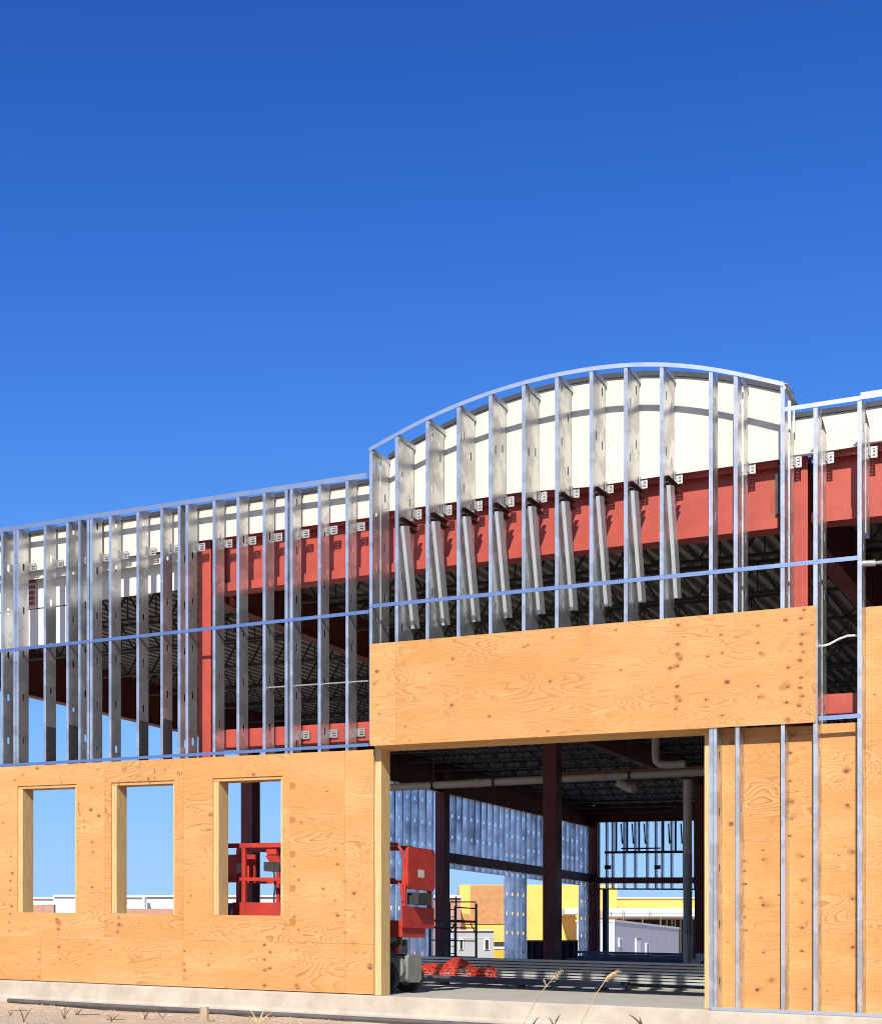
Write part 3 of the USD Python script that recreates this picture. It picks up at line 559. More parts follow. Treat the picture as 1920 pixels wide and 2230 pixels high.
for (i_, j_), lab in colname.items():
    x, y = COLX[i_], {(0, 1): 11.75, (1, 1): 12.85, (0, 2): 21.35, (1, 2): 23.8}.get((i_, j_), ROWY[j_])
    w = .20 if j_ == 0 else .30
    if (i_, j_) == (2, 0):
        xc = (FX(1727, .75) + FX(1764, .75)) / 2; w = FX(1764, .75) - FX(1727, .75)
        x = xc
    if (i_, j_) == (0, 3): w, x = .44, x + .06
    if (i_, j_) == (1, 0): x = (FX(435, .65) + FX(462, .65)) / 2
    o = thing('steel_column', lab, 'steel column', gloc(x, y, 0), 'red steel columns of the frame')
    mb = MB(); m2 = MB()
    h = 5.75 if j_ else {1: F(448, 1170, .62)[1], 2: F(1745, 985, .62)[1]}.get(i_, 5.5)
    if j_ == 0:
        mb.box(x - w / 2, x + w / 2, y - .10, y - .085, 0.02, h).box(x - w / 2, x + w / 2, y + .085, y + .10, 0.02, h).box(x - .006, x + .006, y - .085, y + .085, 0.02, h)
        if i_ == 2:
            for k in (-.28, .02, .3): m2.box(x + k * w - .006, x + k * w + .006, y - .108, y - .1005, 0.02, h)
    else:
        mb.box(x - w / 2, x + w / 2, y - .16, y + .16, 0.02, h - .05)
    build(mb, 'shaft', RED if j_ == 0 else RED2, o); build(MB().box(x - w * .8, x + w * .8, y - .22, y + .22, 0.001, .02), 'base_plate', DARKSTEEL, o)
    if m2.n: build(m2, 'stiffener_rib', RED, o)

# front spandrel beams
def front_beam(label, pxa, pxb, bot_, top_, Y, rust=False):
    (xa, za), (xb, zb) = F(*bot_[0], Y), F(*bot_[1], Y); kb = (zb - za) / (xb - xa)
    X0, X1 = FX(pxa, Y), FX(pxb, Y); zz = lambda X: za + kb * (X - xa)
    h = F(*top_, Y)[1] - zz(F(*top_, Y)[0]) + .06
    o = thing('steel_beam', label, 'steel beam', gloc((X0 + X1) / 2, Y, zz(X0)), 'red steel beams along the front')
    def bar(y0, y1, d0, d1): return MB().plate(Polygon([(X0, zz(X0) + d0), (X1, zz(X1) + d0), (X1, zz(X1) + d1), (X0, zz(X0) + d1)]), y0, y1)
    build(bar(Y + .10, Y + .115, .02, h), 'web_plate', RED, o)
    build(bar(Y, Y + .24, 0, .016), 'flange', RED, o); build(bar(Y + .001, Y + .014, .0162, .11), 'edge_plate', RED, o)
    build(bar(Y, Y + .24, h + .001, h + .016), 'flange', RED, o); build(bar(Y + .001, Y + .012, h - .09, h), 'edge_plate', RED, o)
    return o, X0, X1, zz, h
fb, X0, X1, zz, h = front_beam('long sunlit red spandrel beam under the arched board', 470, 1692, [(491, 1288), (1686, 1150.5)], (1300, 1064), .56)
build(MB().box(X1 - .10, X1 - .002, .648, .6585, zz(X1) + .12, zz(X1) + h * .72), 'rusty_end', RUST, fb, label='rust-stained bare right end of the beam')
build(MB().box(X1 - .03, X1 + .05, .60, .64, zz(X1) + .16, zz(X1) + h * .85), 'bolt_plate', DARKSTEEL, fb)
bl = MB()
for k in range(6):
    s_ = trimesh.creation.icosphere(1, .022); s_.apply_translation((X1 + .05, .6, zz(X1) + .22 + k * .07)); bl.tm(s_)
build(bl, 'bolts', DARKSTEEL, fb, kind='stuff')
build(MB().box(X0 - .02, X0 + .09, .60, .64, zz(X0) + .1, zz(X0) + h * .85), 'bolt_plate', BROWNSTEEL, fb)
front_beam('red spandrel beam right of the arch at the photo edge', 1766, 2900, [(1804, 1135), (1920, 1123)], (1850, 985), .56)
# square tube girts at door head height
g1 = thing('steel_girt', 'sunlit red square tube behind studs, left of the plywood header', 'steel girt', gloc(-9, .5, 3.2), 'red tube girts along the front')
(xa, za), (xb, zb) = F(488, 1589, .5), F(802, 1571, .5); (_, zc), (_, zd) = F(488, 1630, .5), F(802, 1616, .5)
zm, hh = (za + zb) / 2, ((za + zb) - (zc + zd)) / 2
def tube_x(x0, x1, y, z0, z1, d=.2):
    r = .025; pr = sbox(y + r, z0 + r, y + d - r, z1 - r).buffer(r, quad_segs=3); return MB().side(pr, x0, x1)
build(tube_x(FX(470, .5), FX(1690, .5), .5, zm - hh, zm), 'tube', RED, g1, smooth=30)
g2 = thing('steel_girt', 'short red square tube seen between studs above the right plywood', 'steel girt', gloc(-2, .5, 3.2), 'red tube girts along the front')
z0, z1 = F(1835, 1556, .5)[1], F(1835, 1509, .5)[1]
build(tube_x(FX(1790, .5), XR - .4, .5, z0, z1), 'tube', RED, g2, smooth=30)
# girders running back into the building
GB = 5.17
gl = [(0, 4.95, 'dark red roof girder along the open left side'), (1, GB, 'dark red roof girder running back from the sunlit left column'), (2, GB, 'dark red roof girder running back behind the right studs')]
for i_, zz_, lab in gl:
    o = thing('steel_beam', lab, 'steel beam', gloc(COLX[i_], 15, zz_), 'roof girders running back')
    x = COLX[i_]
    mb = ibeam((x, .92, zz_), (x, YB - .2, zz_), ROOF - zz_ - .005, .22)
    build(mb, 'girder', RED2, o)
# side and rear girts, rear roof beam
def plane_y(x, y, X):                                  # photo point on the plane of constant X
    u = (x - CX) / FPX; z = X / (u * CT - ST); return z * (u * ST + CT) - P, CZ + (HOR - y) * z / FPX - SL * (X + 6)
ya, gz1 = plane_y(975, 1857, -18.1); _, gz0 = plane_y(975, 1878.5, -18.1)
o = thing('steel_girt', 'dark red mid-height girt along the left interior stud wall', 'steel girt', gloc(-18.2, 28, gz0))
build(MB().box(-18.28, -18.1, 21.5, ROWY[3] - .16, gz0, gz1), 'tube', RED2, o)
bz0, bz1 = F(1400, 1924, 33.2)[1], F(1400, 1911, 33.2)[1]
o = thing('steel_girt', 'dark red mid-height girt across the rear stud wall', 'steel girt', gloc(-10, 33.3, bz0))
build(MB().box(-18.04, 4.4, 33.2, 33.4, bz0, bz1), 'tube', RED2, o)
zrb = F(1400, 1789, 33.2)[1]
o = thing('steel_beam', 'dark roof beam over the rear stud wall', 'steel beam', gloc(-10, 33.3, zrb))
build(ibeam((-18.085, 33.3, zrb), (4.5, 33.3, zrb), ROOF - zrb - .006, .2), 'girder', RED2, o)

ew = thing('added_end_wall', 'added plywood end wall out of view at right, blocking light from the interior', 'plywood wall', gloc(XR, 17, 0))  # added out of view to keep the interior dark
for k in range(14):
    for z0, z1 in ((.004, 2.44), (2.443, 5.75)): build(MB().box(XR - .02, XR - .004, .5 + k * 2.36, .5 + (k + 1) * 2.36 - .004, z0, z1), 'plywood_panel', PLY[k % 4], ew)

# ------------------------------------------------------------------ roof
rd = thing('roof_deck', 'ribbed pale steel roof decking over the dark interior', 'roof deck', gloc(-7, 17, ROOF))
pit = .2
x = -18.5; ysplit = [0.78, 12.2, 22.7, YB]
def deck_sheet(x0, y0, y1):
    px_ = []; 
    for k in range(6):
        a_ = x0 + k * pit; px_ += [(a_, 0), (a_ + .07, 0), (a_ + .09, .085), (a_ + .18, .085)]
    px_.append((x0 + 6 * pit, 0)); px_ = np.array(px_)
    v = []; f = []
    n_ = len(px_)
    for y in (y0, y1):
        for dz in (0, .006): v += [(a_, y, ROOF + b_ + dz) for a_, b_ in px_]
    for k in range(n_ - 1):
        f += [(k, k + 2 * n_ + 1, k + 1), (k, k + 2 * n_, k + 2 * n_ + 1)]
        a_ = k + n_; f += [(a_, a_ + 1, a_ + 2 * n_ + 1), (a_, a_ + 2 * n_ + 1, a_ + 2 * n_)]
        f += [(k, k + 1, k + n_ + 1), (k, k + n_ + 1, k + n_)]; a_ = 2 * n_ + k; f += [(a_, a_ + n_ + 1, a_ + 1), (a_, a_ + n_, a_ + n_ + 1)]
    return MB().add(v, f)
while x < XR:
    for ya, yb in zip(ysplit[:-1], ysplit[1:]): build(deck_sheet(x, ya, yb - .004), 'deck_sheet', DECK, rd)
    x += 6 * pit
build(MB().box(-18.5, XR + .2, .78, YB, ROOF + .1, ROOF + .2), 'insulation_layer', CAPM, rd)
# open web joists, one per bay and row
def joist(x0, x1):
    o = thing('roof_joist', 'x', 'roof joist', gloc(x0, 0, ROOF))
    zt_, dp = ROOF - .006, .44
    build(MB().box(x0, x1, -.035, -.004, zt_ - .035, zt_).box(x0, x1, .004, .035, zt_ - .035, zt_), 'top_chord', JOIST, o)
    xa, xb = x0 + .45, x1 - .45
    build(MB().box(xa, xb, -.035, -.004, zt_ - dp, zt_ - dp + .035).box(xa, xb, .004, .035, zt_ - dp, zt_ - dp + .035), 'bottom_chord', JOIST, o)
    n_ = int(round((x1 - x0) / .62)); mb = MB(); st = (xb - xa) / n_
    for k in range(n_):
        p, m_, q_ = xa + k * st, xa + (k + .5) * st, xa + (k + 1) * st
        mb.bar((p, 0, zt_ - dp + .02), (m_, 0, zt_ - .02), .022, .022, up=(0, 1, 0)); mb.bar((m_, 0, zt_ - .02), (q_, 0, zt_ - dp + .02), .022, .022, up=(0, 1, 0))
        mb.bar((m_, 0, zt_ - .03), (m_, 0, zt_ - dp + .03), .014, .014)
    mb.bar((x0 + .05, 0, zt_ - .02), (xa, 0, zt_ - dp + .02), .022, .022, up=(0, 1, 0)); mb.bar((x1 - .05, 0, zt_ - .02), (xb, 0, zt_ - dp + .02), .022, .022, up=(0, 1, 0))
    build(mb, 'web_bars', JOIST, o)
    return o
bays = [(-18.06, -11.37, 'left'), (-11.33, -3.44, 'middle'), (-3.40, 4.5, 'right')]
rows = list(np.arange(1.9, 33.0, 1.78))
for x0, x1, nm in bays:
    pr = None
    for r_ in rows:
        if any(abs(r_ - c) < .3 for c in (33.3,)): continue
        lab, grp = f'dark open-web joist under the roof deck of the {nm} bay', f'roof joists of the {nm} bay'
        if pr is None:
            pr = joist(x0, x1); UsdGeom.Xformable(pr).GetOrderedXformOps()[0].Set(Gf.Vec3d(*gloc(x0, float(r_), ROOF))); tag(pr, lab, None, grp); continue
        o = UsdGeom.Xform.Define(stage, numbered('/World', 'roof_joist')); o.GetPrim().GetReferences().AddInternalReference(pr.GetPath())
        o.ClearXformOpOrder(); o.AddTranslateOp().Set(Gf.Vec3d(*gloc(x0, float(r_), ROOF))); o.GetPrim().SetInstanceable(True)
        tag(o.GetPrim(), lab, 'roof joist', grp)

# ------------------------------------------------------------------ side and rear stud walls inside
XSW = -18.32
def stud_y(y, za, zc, ph, d=.2, fl=.065):              # stud of a wall that runs along Y: web faces the front
    th = .0025; mb = MB(); x0 = XSW; x1 = XSW + d
    mb.box(x0, x0 + th, y, y + fl, za, zc).box(x1 - th, x1, y, y + fl, za, zc)
    web = sbox(x0 + th, za, x1 - th, zc); z = za + ph
    while z < zc - .1:
        if z > za + .08: web = web.difference(slot(((x0 + x1) / 2, z), .04, .11))
        z += .61
    return mb.plate(web, y, y + th)
GALVI = principled('galvanized_inside', (0.74, 0.78, 0.84), 0.33, metal=1.0, dark=(0.50, 0.53, 0.58), scale=2.6, detail=4.0)
GALVJ = principled('galvanized_inside_dark', (0.60, 0.64, 0.70), 0.28, metal=1.0, dark=(0.26, 0.27, 0.30), scale=1.6, detail=4.0)
sw = thing('stud_wall', 'galvanized side wall studs seen far inside through the doorway', 'stud wall', gloc(XSW, 26, 0))
ztop = 4.93; zst = gz0 - .15
y = 15.2
while y < 21.0:
    build(stud_y(y, .004, ztop, .35), 'stud', GALVI if rng.random() < .6 else GALVJ, sw); y += .45
piers = [plane_y(x, 2000, XSW)[0] for x in (1090, 1143, 1254, 1284)]
y = 21.6; k = 0
while y < ROWY[3] - .2:
    full = piers[0] < y < piers[1] or piers[2] < y
    build(stud_y(y, .004 if full else zst, ztop, .30 if not full else .42), 'stud', GALVI if rng.random() < .45 else GALVJ, sw)
    if piers[0] < y < piers[1] or y > piers[2]:
        pass
    y += .43; k += 1
build(MB().box(XSW - .003, XSW + .203, 21.55, piers[0] + .1, zst - .003, zst), 'head_track', GALV2, sw)
build(MB().box(XSW - .003, XSW + .203, piers[1], piers[2], zst - .003, zst), 'head_track', GALV2, sw)
build(MB().box(XSW - .003, XSW + .203, 15.0, ROWY[3], ztop, ztop + .003), 'head_track', GALV2, sw)
for k in range(6):
    y = piers[1] + .3 + k * .43; build(MB().bar((XSW + .23, y, ztop - .15), (XSW + .26, y + .02, ztop - .75), .10, .004, up=(1, 0, 0)), 'kicker_brace', GALV2, sw)
YR = 33.42
bw = thing('stud_wall', 'galvanized rear wall studs against blue sky at the far end', 'stud wall', gloc(-12, YR, 0))
zr0 = F(1400, 1935, YR)[1]; bx = [1318, 1331, 1356, 1380, 1406, 1425, 1439, 1459, 1486, 1510]
for px in bx:
    X = FX(px, YR); build(stud_mb(X, YR, .2, zr0 + .004, zrb + .3, rng.uniform(.1, .5), fl=.055), 'stud', GALV2, bw)
X = FX(1510, YR) + .42
while X < 4.4:
    build(stud_mb(X, YR, .2, zr0 + .004, zrb + .3, .3), 'stud', GALV2, bw); X += .42
def hb(x0, x1, y, h): (X0, z), (X1, z1) = F(x0, y, YR - .01), F(x1, y, YR - .01); return MB().box(X0, X1, YR - .012, YR - .004, z - h / 2, z + h / 2)
build(hb(1316, 1500, 1857, .09), 'flat_strap', DARKSTEEL, bw); build(hb(1352, 1438, 1848.5, .05), 'flat_strap', DARKSTEEL, bw)
build(hb(1316, 1330, 1889, .14), 'blocking', DARKSTEEL, bw); build(hb(1424, 1438, 1889, .14), 'blocking', DARKSTEEL, bw)
build(MB().box(-18.0, 4.5, YR - .005, YR + .2, zr0 - .05, zr0), 'head_track', DARKSTEEL, bw)
for px in (1356, 1380, 1406, 1459, 1486):
    X = FX(px, YR); (_, z1), (_, z2) = F(px, 1795, YR), F(px, 1838, YR)
    build(MB().bar((X + .0, YR - .20, z1), (X - .02, YR - .01, z2), .05, .012), 'kicker_brace', DARKSTEEL, bw)
    (_, z2) = F(px, 1856, YR); build(MB().box(X - .30, X - .24, YR + .02, YR + .08, z2, z1 + .3), 'hanger_stud', DARKSTEEL, bw)
X0_ = FX(1321, YR); build(MB().box(FX(1312, YR), X0_, YR, YR + .2, .004, zr0 - .052), 'jamb_stud', DARKSTEEL, bw)

# ------------------------------------------------------------------ drain pipes under the roof
YPV = 14.2
def pv(x, y, Y=YPV): X, Z = F(x, y, Y); return np.array([X, Y, Z])
pp = thing('drain_pipe', 'long horizontal white PVC drain pipe hung under the joists with a downpipe', 'pipe', gloc(*pv(1200, 1700)))
a_, b_ = pv(800, 1718), pv(1560, 1679)
R = .088
build(MB().tube([a_, b_], R, 16), 'main_run', PVC, pp, smooth=40)
for px, w in ((1040, .14), (1310, .22), (1345, .18), (1505, .16), (1524, .10)):
    t_ = (px - 800) / 760; t_ = (FX(px, YPV) - a_[0]) / (b_[0] - a_[0]); c = a_ + (b_ - a_) * t_; d = (b_ - a_) / np.linalg.norm(b_ - a_)
    build(MB().tube([c - d * w / 2, c + d * w / 2], R * 1.12, 16), 'coupling', PVC, pp, smooth=40)
for px in (943, 1076, 1372):
    t_ = (FX(px, YPV) - a_[0]) / (b_[0] - a_[0]); c = a_ + (b_ - a_) * t_
    build(MB().box(c[0] - .025, c[0] + .025, YPV - .1, YPV + .1, c[2] - .1, c[2] + .1).box(c[0] - .01, c[0] + .01, YPV - .01, YPV + .01, c[2] + .1, ROOF - .4), 'hanger', DARKSTEEL, pp)
c = pv(1497, 1690); build(MB().tube([(c[0], YPV, c[2] - .09), (c[0], YPV, .01)], R * 1.02, 16), 'downpipe', PVC, pp, smooth=40)
build(MB().tube([(c[0], YPV, 2.65), (c[0], YPV, .95)], R * 1.09, 16), 'downpipe_sleeve', principled('grey_pvc', (.40, .40, .40), .45, var=.1), pp, smooth=40)
e = pv(1374, 1706); build(MB().tube([e + (-.28, 0, .02), e + (-.05, -.05, -.10), e + (.1, -.1, -.14)], R * 1.05, 12), 'wye_branch', PVC, pp, smooth=40)
el = [pv(1427, 1600, 13.4), pv(1427, 1645, 13.4), pv(1429, 1658, 13.4), pv(1437, 1665, 13.4), pv(1452, 1666, 13.4), pv(1492, 1664, 13.4)]
o = thing('drain_pipe', 'short white elbowed pipe dropping from the deck above the long pipe', 'pipe', gloc(*el[2]))
build(MB().tube(el, .08, 14), 'elbow', PVC, o, smooth=40)
tag(build(MB().tube([pv(1180, 1686, 13.9), pv(1560, 1668.5, 13.9)], .03, 8), 'copper_pipe', principled('copper', (.28, .14, .08), .45, metal=.4), smooth=40), 'thin brownish pipe just above the long PVC pipe', 'pipe')

# ------------------------------------------------------------------ scissor lift
LIFT = principled('lift_red', (0.52, 0.045, 0.030), 0.48, var=.35, scale=6, detail=8, edge=.22, bump=.04, bscale=30)
LIFTG = principled('lift_grey', (.24, .25, .225), .5, var=.2, scale=5)
RUB = principled('rubber', (.035, .035, .035), .8, var=.3, scale=12)
lx0, lx1, ly0, ly1 = FX(440, .9), FX(878, .9), 0.9, 1.76
sl = thing('scissor_lift', 'red scissor lift parked inside, seen through third window and doorway', 'scissor lift', gloc((lx0 + lx1) / 2, 1.3, 0))
rp = trimesh.creation.box
def rounded_plate(x0, x1, z0, z1, y0, y1, r): return MB().plate(sbox(x0 + r, z0 + r, x1 - r, z1 - r).buffer(r, quad_segs=4), y0, y1)
cx0, cx1 = lx0 + .45, lx1 - .10
build(rounded_plate(cx0, cx1, .14, .50, ly0 + .18, ly1 - .22, .13), 'chassis', LIFTG, sl)
build(MB().side(sbox(ly0 + .30, .22, ly1 - .34, .42).buffer(.08, quad_segs=4), cx1 + .001, cx1 + .05), 'end_cover', LIFTG, sl, label='rounded grey end cover of the lift chassis')
for wx in (cx0 + .25, cx1 - .24):
    for wy in (ly0 + .05, ly1 - .15):
        c = trimesh.creation.cylinder(.21, .12, sections=24); c.apply_transform(trimesh.transformations.rotation_matrix(math.pi / 2, (1, 0, 0))); c.apply_translation((wx, wy + .05, .212))
        w_ = build(MB().tm(c), 'wheel', RUB, sl, smooth=40)
        c = trimesh.creation.cylinder(.12, .14, sections=16); c.apply_transform(trimesh.transformations.rotation_matrix(math.pi / 2, (1, 0, 0))); c.apply_translation((wx, wy + .05, .212)); build(MB().tm(c), 'rim', LIFTG, w_, smooth=40)
    build(rounded_plate(wx - .27, wx + .27, .20, .46, ly0 + .12, ly0 + .18, .1), 'fender', LIFTG, sl)
build(MB().box(cx1 - .45, cx1 - .05, ly0 + .12, ly0 + .40, .505, .60).box(cx1 - .38, cx1 - .15, ly0 + .10, ly0 + .3, .60, .71), 'valve_block', principled('valve_steel', (.25, .25, .25), .4, metal=.6, var=.3, scale=15), sl)
mb = MB()
for k in range(4): mb.tube([(cx1 - .42 + .1 * k, ly0 + .06, .52 + .05 * (k % 2)), (cx1 - .34 + .1 * k, ly0 + .04, .66), (cx1 - .28 + .1 * k, ly0 + .10, .56)], .022, 8)
build(mb, 'hoses', RUB, sl, smooth=40)
build(MB().tm(trimesh.creation.icosphere(2, .05).apply_translation((cx1 - .03, ly0 + .1, .58))), 'warning_cap', LIFT, sl, smooth=True)
for k in range(4):
    za, zc = .53 + k * .045, .56 + k * .045
    build(MB().bar((cx0 + .15, ly0 + .42, za), (cx1 - .15, ly0 + .42, zc), .05, .05).bar((cx0 + .15, ly1 - .3, zc), (cx1 - .15, ly1 - .3, za), .05, .05), 'scissor_arm', LIFTG, sl)
zp = .87
build(MB().box(lx0, lx1 - .0205, ly0 + .03, ly1 - .002, zp - .02, zp + .06).box(lx0 + .2, lx1 - .03, ly0 + .04, ly1 - .20, zp - .15, zp - .0205), 'platform', LIFT, sl)
build(MB().box(lx0 + .5, lx1 - .25, ly0, ly0 + .02, zp - .05, zp + .27), 'toe_board', LIFT, sl)
build(MB().box(lx1 - .02, lx1, ly0 - .02, ly1, zp - .03, zp + .24), 'toe_board', LIFT, sl)
zt = 1.90; r = .022
xpost = FX(531, ly0)
for x_, y_ in [(x_, y_) for x_ in (lx0 + .02, xpost, (xpost + lx1) / 2) for y_ in (ly0 + .01, ly1 - .03)] + [(lx1 - .03, ly0 + .08), (lx1 - .03, ly1 - .08)]:
    if True:
        build(MB().box(x_ - .028, x_ + .028, y_ - .02, y_ + .02, zp + .06, zt - (.001 if x_ < lx1 - .1 else .4)), 'rail_post', LIFT, sl)
for y_ in (ly0 + .01, ly1 - .03):
    for z_, hh_ in ((zt, .06), (zp + .58, .045)):
        build(MB().box(lx0, lx1 - .32, y_ - .021, y_ + .021, z_ - hh_ / 2, z_ + hh_ / 2), 'guard_rail', LIFT, sl)
build(MB().tube([(lx1 - .32, ly0 + .01, zt), (lx1 - .10, ly0 + .01, zt - .01), (lx1 - .03, ly0 + .04, zt - .1), (lx1 - .03, ly0 + .08, zt - .25), (lx1 - .03, ly0 + .08, zp + .3)], r, 8), 'end_hoop', LIFT, sl, smooth=40)
build(MB().tube([(lx1 - .32, ly0 + .01, zp + .58), (lx1 - .14, ly0 + .01, zp + .57), (lx1 - .05, ly0 + .03, zp + .5), (lx1 - .03, ly0 + .06, zp + .3)], r, 8), 'end_hoop', LIFT, sl, smooth=40)
build(MB().side(sbox(ly0 + .13, zp + .53, ly1 - .12, zt - .10).buffer(.07, quad_segs=4), lx1 - .001, lx1 + .035), 'end_panel', LIFT, sl)
build(MB().box(lx1 - .06, lx1 + .10, ly0 + .22, ly0 + .58, zp + .27, zp + .42), 'junction_box', RUB, sl)
build(MB().box(lx0 + .06, xpost - .03, ly0 + .3, ly0 + .33, zp + .55, zt - .1), 'side_panel', LIFT, sl)
build(MB().box(xpost - .32, xpost - .2, ly0 + .285, ly0 + .299, zp + .68, zt - .22), 'notice_plate', principled('notice_grey', (.42, .38, .34), .6), sl)
HZ = principled('hazard_black', (.04, .04, .045), .5); HW = principled('hazard_white', (.6, .58, .54), .5)
xz = FX(500, ly0 + .4)
for k in range(4): build(MB().plate(Polygon([(xz + k * .09, zp + .07), (xz + k * .09 + .045, zp + .07), (xz + k * .09 + .115, zp + .25), (xz + k * .09 + .07, zp + .25)]), ly0 + .384, ly0 + .388), 'hazard_stripe', HW, sl)
build(MB().box(xz - .1, xz + .5, ly0 + .389, ly0 + .40, zp + .06, zp + .27), 'hazard_panel', HZ, sl)
for px_, py_, w_, h_ in ((1.35, .12, .22, .08), (1.75, .14, .10, .10)): build(MB().box(lx0 + px_, lx0 + px_ + w_, ly0 - .0035, ly0 - .0005, zp + py_ - .05, zp + py_ + h_ - .05), 'decal', HW, sl)
build(MB().side(sbox(ly0 + .34, zp + .62, ly0 + .50, zp + .72), lx1 + .0352, lx1 + .037), 'decal', HW, sl)
xc = FX(586, ly0)
build(MB().box(xc - .12, xc + .13, ly0 + .05, ly0 + .2, zt - .34, zt - .22), 'control_box', RUB, sl).SetCustomDataByKey('label', 'black control box hung on the rail')
build(MB().bar((xc - .02, ly0 + .06, zt - .1), (xc + .11, ly0 + .1, zt - .30), .05, .16, up=(1, 0, 0)).box(xc - .06, xc + .1, ly0 + .02, ly0 + .08, zt - .12, zt - .03), 'control_bracket', LIFT, sl)
build(MB().tube([(xc + .02, ly0 + .08, zt - .34), (xc + .05, ly0 + .07, zt - .5), (xc + .02, ly0 + .08, zt - .7), (xc + .04, ly0 + .1, zt - .95)], .012, 6), 'control_cable', RUB, sl, smooth=True)

# ------------------------------------------------------------------ scaffold
SC = principled('scaffold_black', (.03, .03, .034), .5, var=.2, scale=8)
YS0 = 14.6; fl_ = lambda X: 0
sA, sD = FX(936, YS0 - .8), FX(1036.5, YS0 + .1)
nx0, nx1 = FX(936, YS0 - .8), FX(991, YS0 - .8); fx0, fx1 = FX(978, YS0 + .1), FX(1036.5, YS0 + .1)
sc = thing('rolling_scaffold', 'black rolling scaffold tower beside the left interior column', 'scaffold', gloc((nx0 + fx1) / 2, YS0 - .4, 0))
cor = {'a': (nx0, YS0 - .8, F(936, 1985, YS0 - .8)[1]), 'c': (nx1, YS0 - .8, F(991, 1974, YS0 - .8)[1]), 'b': (fx0, YS0 + .1, F(978, 1967, YS0 + .1)[1]), 'd': (fx1, YS0 + .1, F(1036, 1968, YS0 + .1)[1])}
for k, (x_, y_, z_) in cor.items(): build(MB().box(x_ - .022, x_ + .022, y_ - .022, y_ + .022, .12, z_), 'post', SC, sc); build(MB().tm(trimesh.creation.icosphere(1, .06).apply_translation((x_, y_, .062))), 'castor', RUB, sc)
zpl = F(1000, 2007, YS0)[1]
for p_, q_, zz_ in (('b', 'd', (.35, .72, 1.02, zpl, 1.62)), ('a', 'c', (.35, .72, 1.02, zpl)), ('a', 'b', (.35, 1.0)), ('c', 'd', (.35, zpl + .3))):
    for z_ in zz_:
        build(MB().bar((*cor[p_][:2], z_), (*cor[q_][:2], z_), .025, .03), 'rail', SC, sc)
for z_ in np.arange(.25, 1.75, .17):
    build(MB().bar((fx0 + .02, YS0 + .1, z_), (fx0 + .17, YS0 + .1, z_), .02, .02), 'rung', SC, sc)
build(MB().box(fx0 + .16, fx0 + .19, YS0 + .085, YS0 + .115, .15, 1.75), 'ladder_stile', SC, sc)
vv = [(*cor[k][:2], zpl - .03 + dz) for dz in (0, .05) for k in 'acdb']
build(MB().add(vv, [(0, 2, 1), (0, 3, 2), (4, 5, 6), (4, 6, 7), (0, 1, 5), (0, 5, 4), (1, 2, 6), (1, 6, 5), (2, 3, 7), (2, 7, 6), (3, 0, 4), (3, 4, 7)]), 'platform', SC, sc)
for k in 'bd':
    x_, y_, _ = cor[k]; s_ = 1 if k == 'b' else -1
    build(MB().bar((x_, y_, zpl - .30), (x_ + s_ * .14, y_, zpl - .04), .02, .02), 'gusset', SC, sc)

# ------------------------------------------------------------------ stacks on the floor
YK = 7.6
k0, k1 = FX(905, YK), FX(1640, YK)
st_ = thing('stud_stack', 'long low stack of grey steel studs on the floor inside the doorway', 'stud stack', gloc((k0 + k1) / 2, YK, 0))
GREYSTUD = principled('stacked_studs', (.60, .61, .59), .45, metal=.35, var=.3, scale=2.0, mapscale=(.3, 3, 3))
for x_ in np.linspace(k0 + .4, k1 - .4, 4): build(MB().box(x_ - .04, x_ + .04, YK - .02, YK + .86, .001, .06), 'timber_bearer', LUMBER_H, st_)
for lay in range(7):
    z0 = .061 + lay * .052
    for r_ in range(4):
        y0 = YK + r_ * .21 + rng.uniform(-.012, .012); dx = rng.uniform(-.05, .05)
        mb = MB().box(k0 + dx, k1 + dx, y0, y0 + .2, z0, z0 + .003).box(k0 + dx, k1 + dx, y0, y0 + .003, z0 + .003, z0 + .034).box(k0 + dx, k1 + dx, y0 + .197, y0 + .2, z0 + .003, z0 + .034)
        mb.box(k0 + dx, k1 + dx, y0 + .0031, y0 + .016, z0 + .031, z0 + .034)
        build(mb, 'steel_stud', GREYSTUD, st_)
    if lay < 6: build(MB().box(k0 + .1, k1 - .1, YK + .03, YK + .8, z0 + .0345, z0 + .0515), 'packing_strip', BROWNSTEEL, st_)
YK2 = 5.25
j0, j1 = FX(895, YK2), FX(1366, YK2)
s2 = thing('stud_bundle', 'thin bundle of dark steel channels in front of the stud stack', 'stud bundle', gloc((j0 + j1) / 2, YK2, 0))
DK = principled('dark_channels', (.26, .27, .31), .4, metal=.7, var=.25, scale=2, mapscale=(.3, 3, 3))
for x_ in (j0 + .5, (j0 + j1) / 2, j1 - .45): build(MB().box(x_ - .045, x_ + .045, YK2 - .05, YK2 + .3, .001, .036), 'timber_bearer', LUMBER_H, s2)
for lay in range(2):
    for r_ in range(2):
        z0, y0 = .038 + lay * .05, YK2 + r_ * .13 + .02 * lay; e1 = j1 + rng.uniform(-.15, .1)
        mb = MB().box(j0, e1, y0, y0 + .12, z0 + .044, z0 + .047).box(j0, e1, y0, y0 + .003, z0, z0 + .044).box(j0, e1, y0 + .117, y0 + .12, z0, z0 + .044)
        build(mb, 'steel_channel', DK, s2)
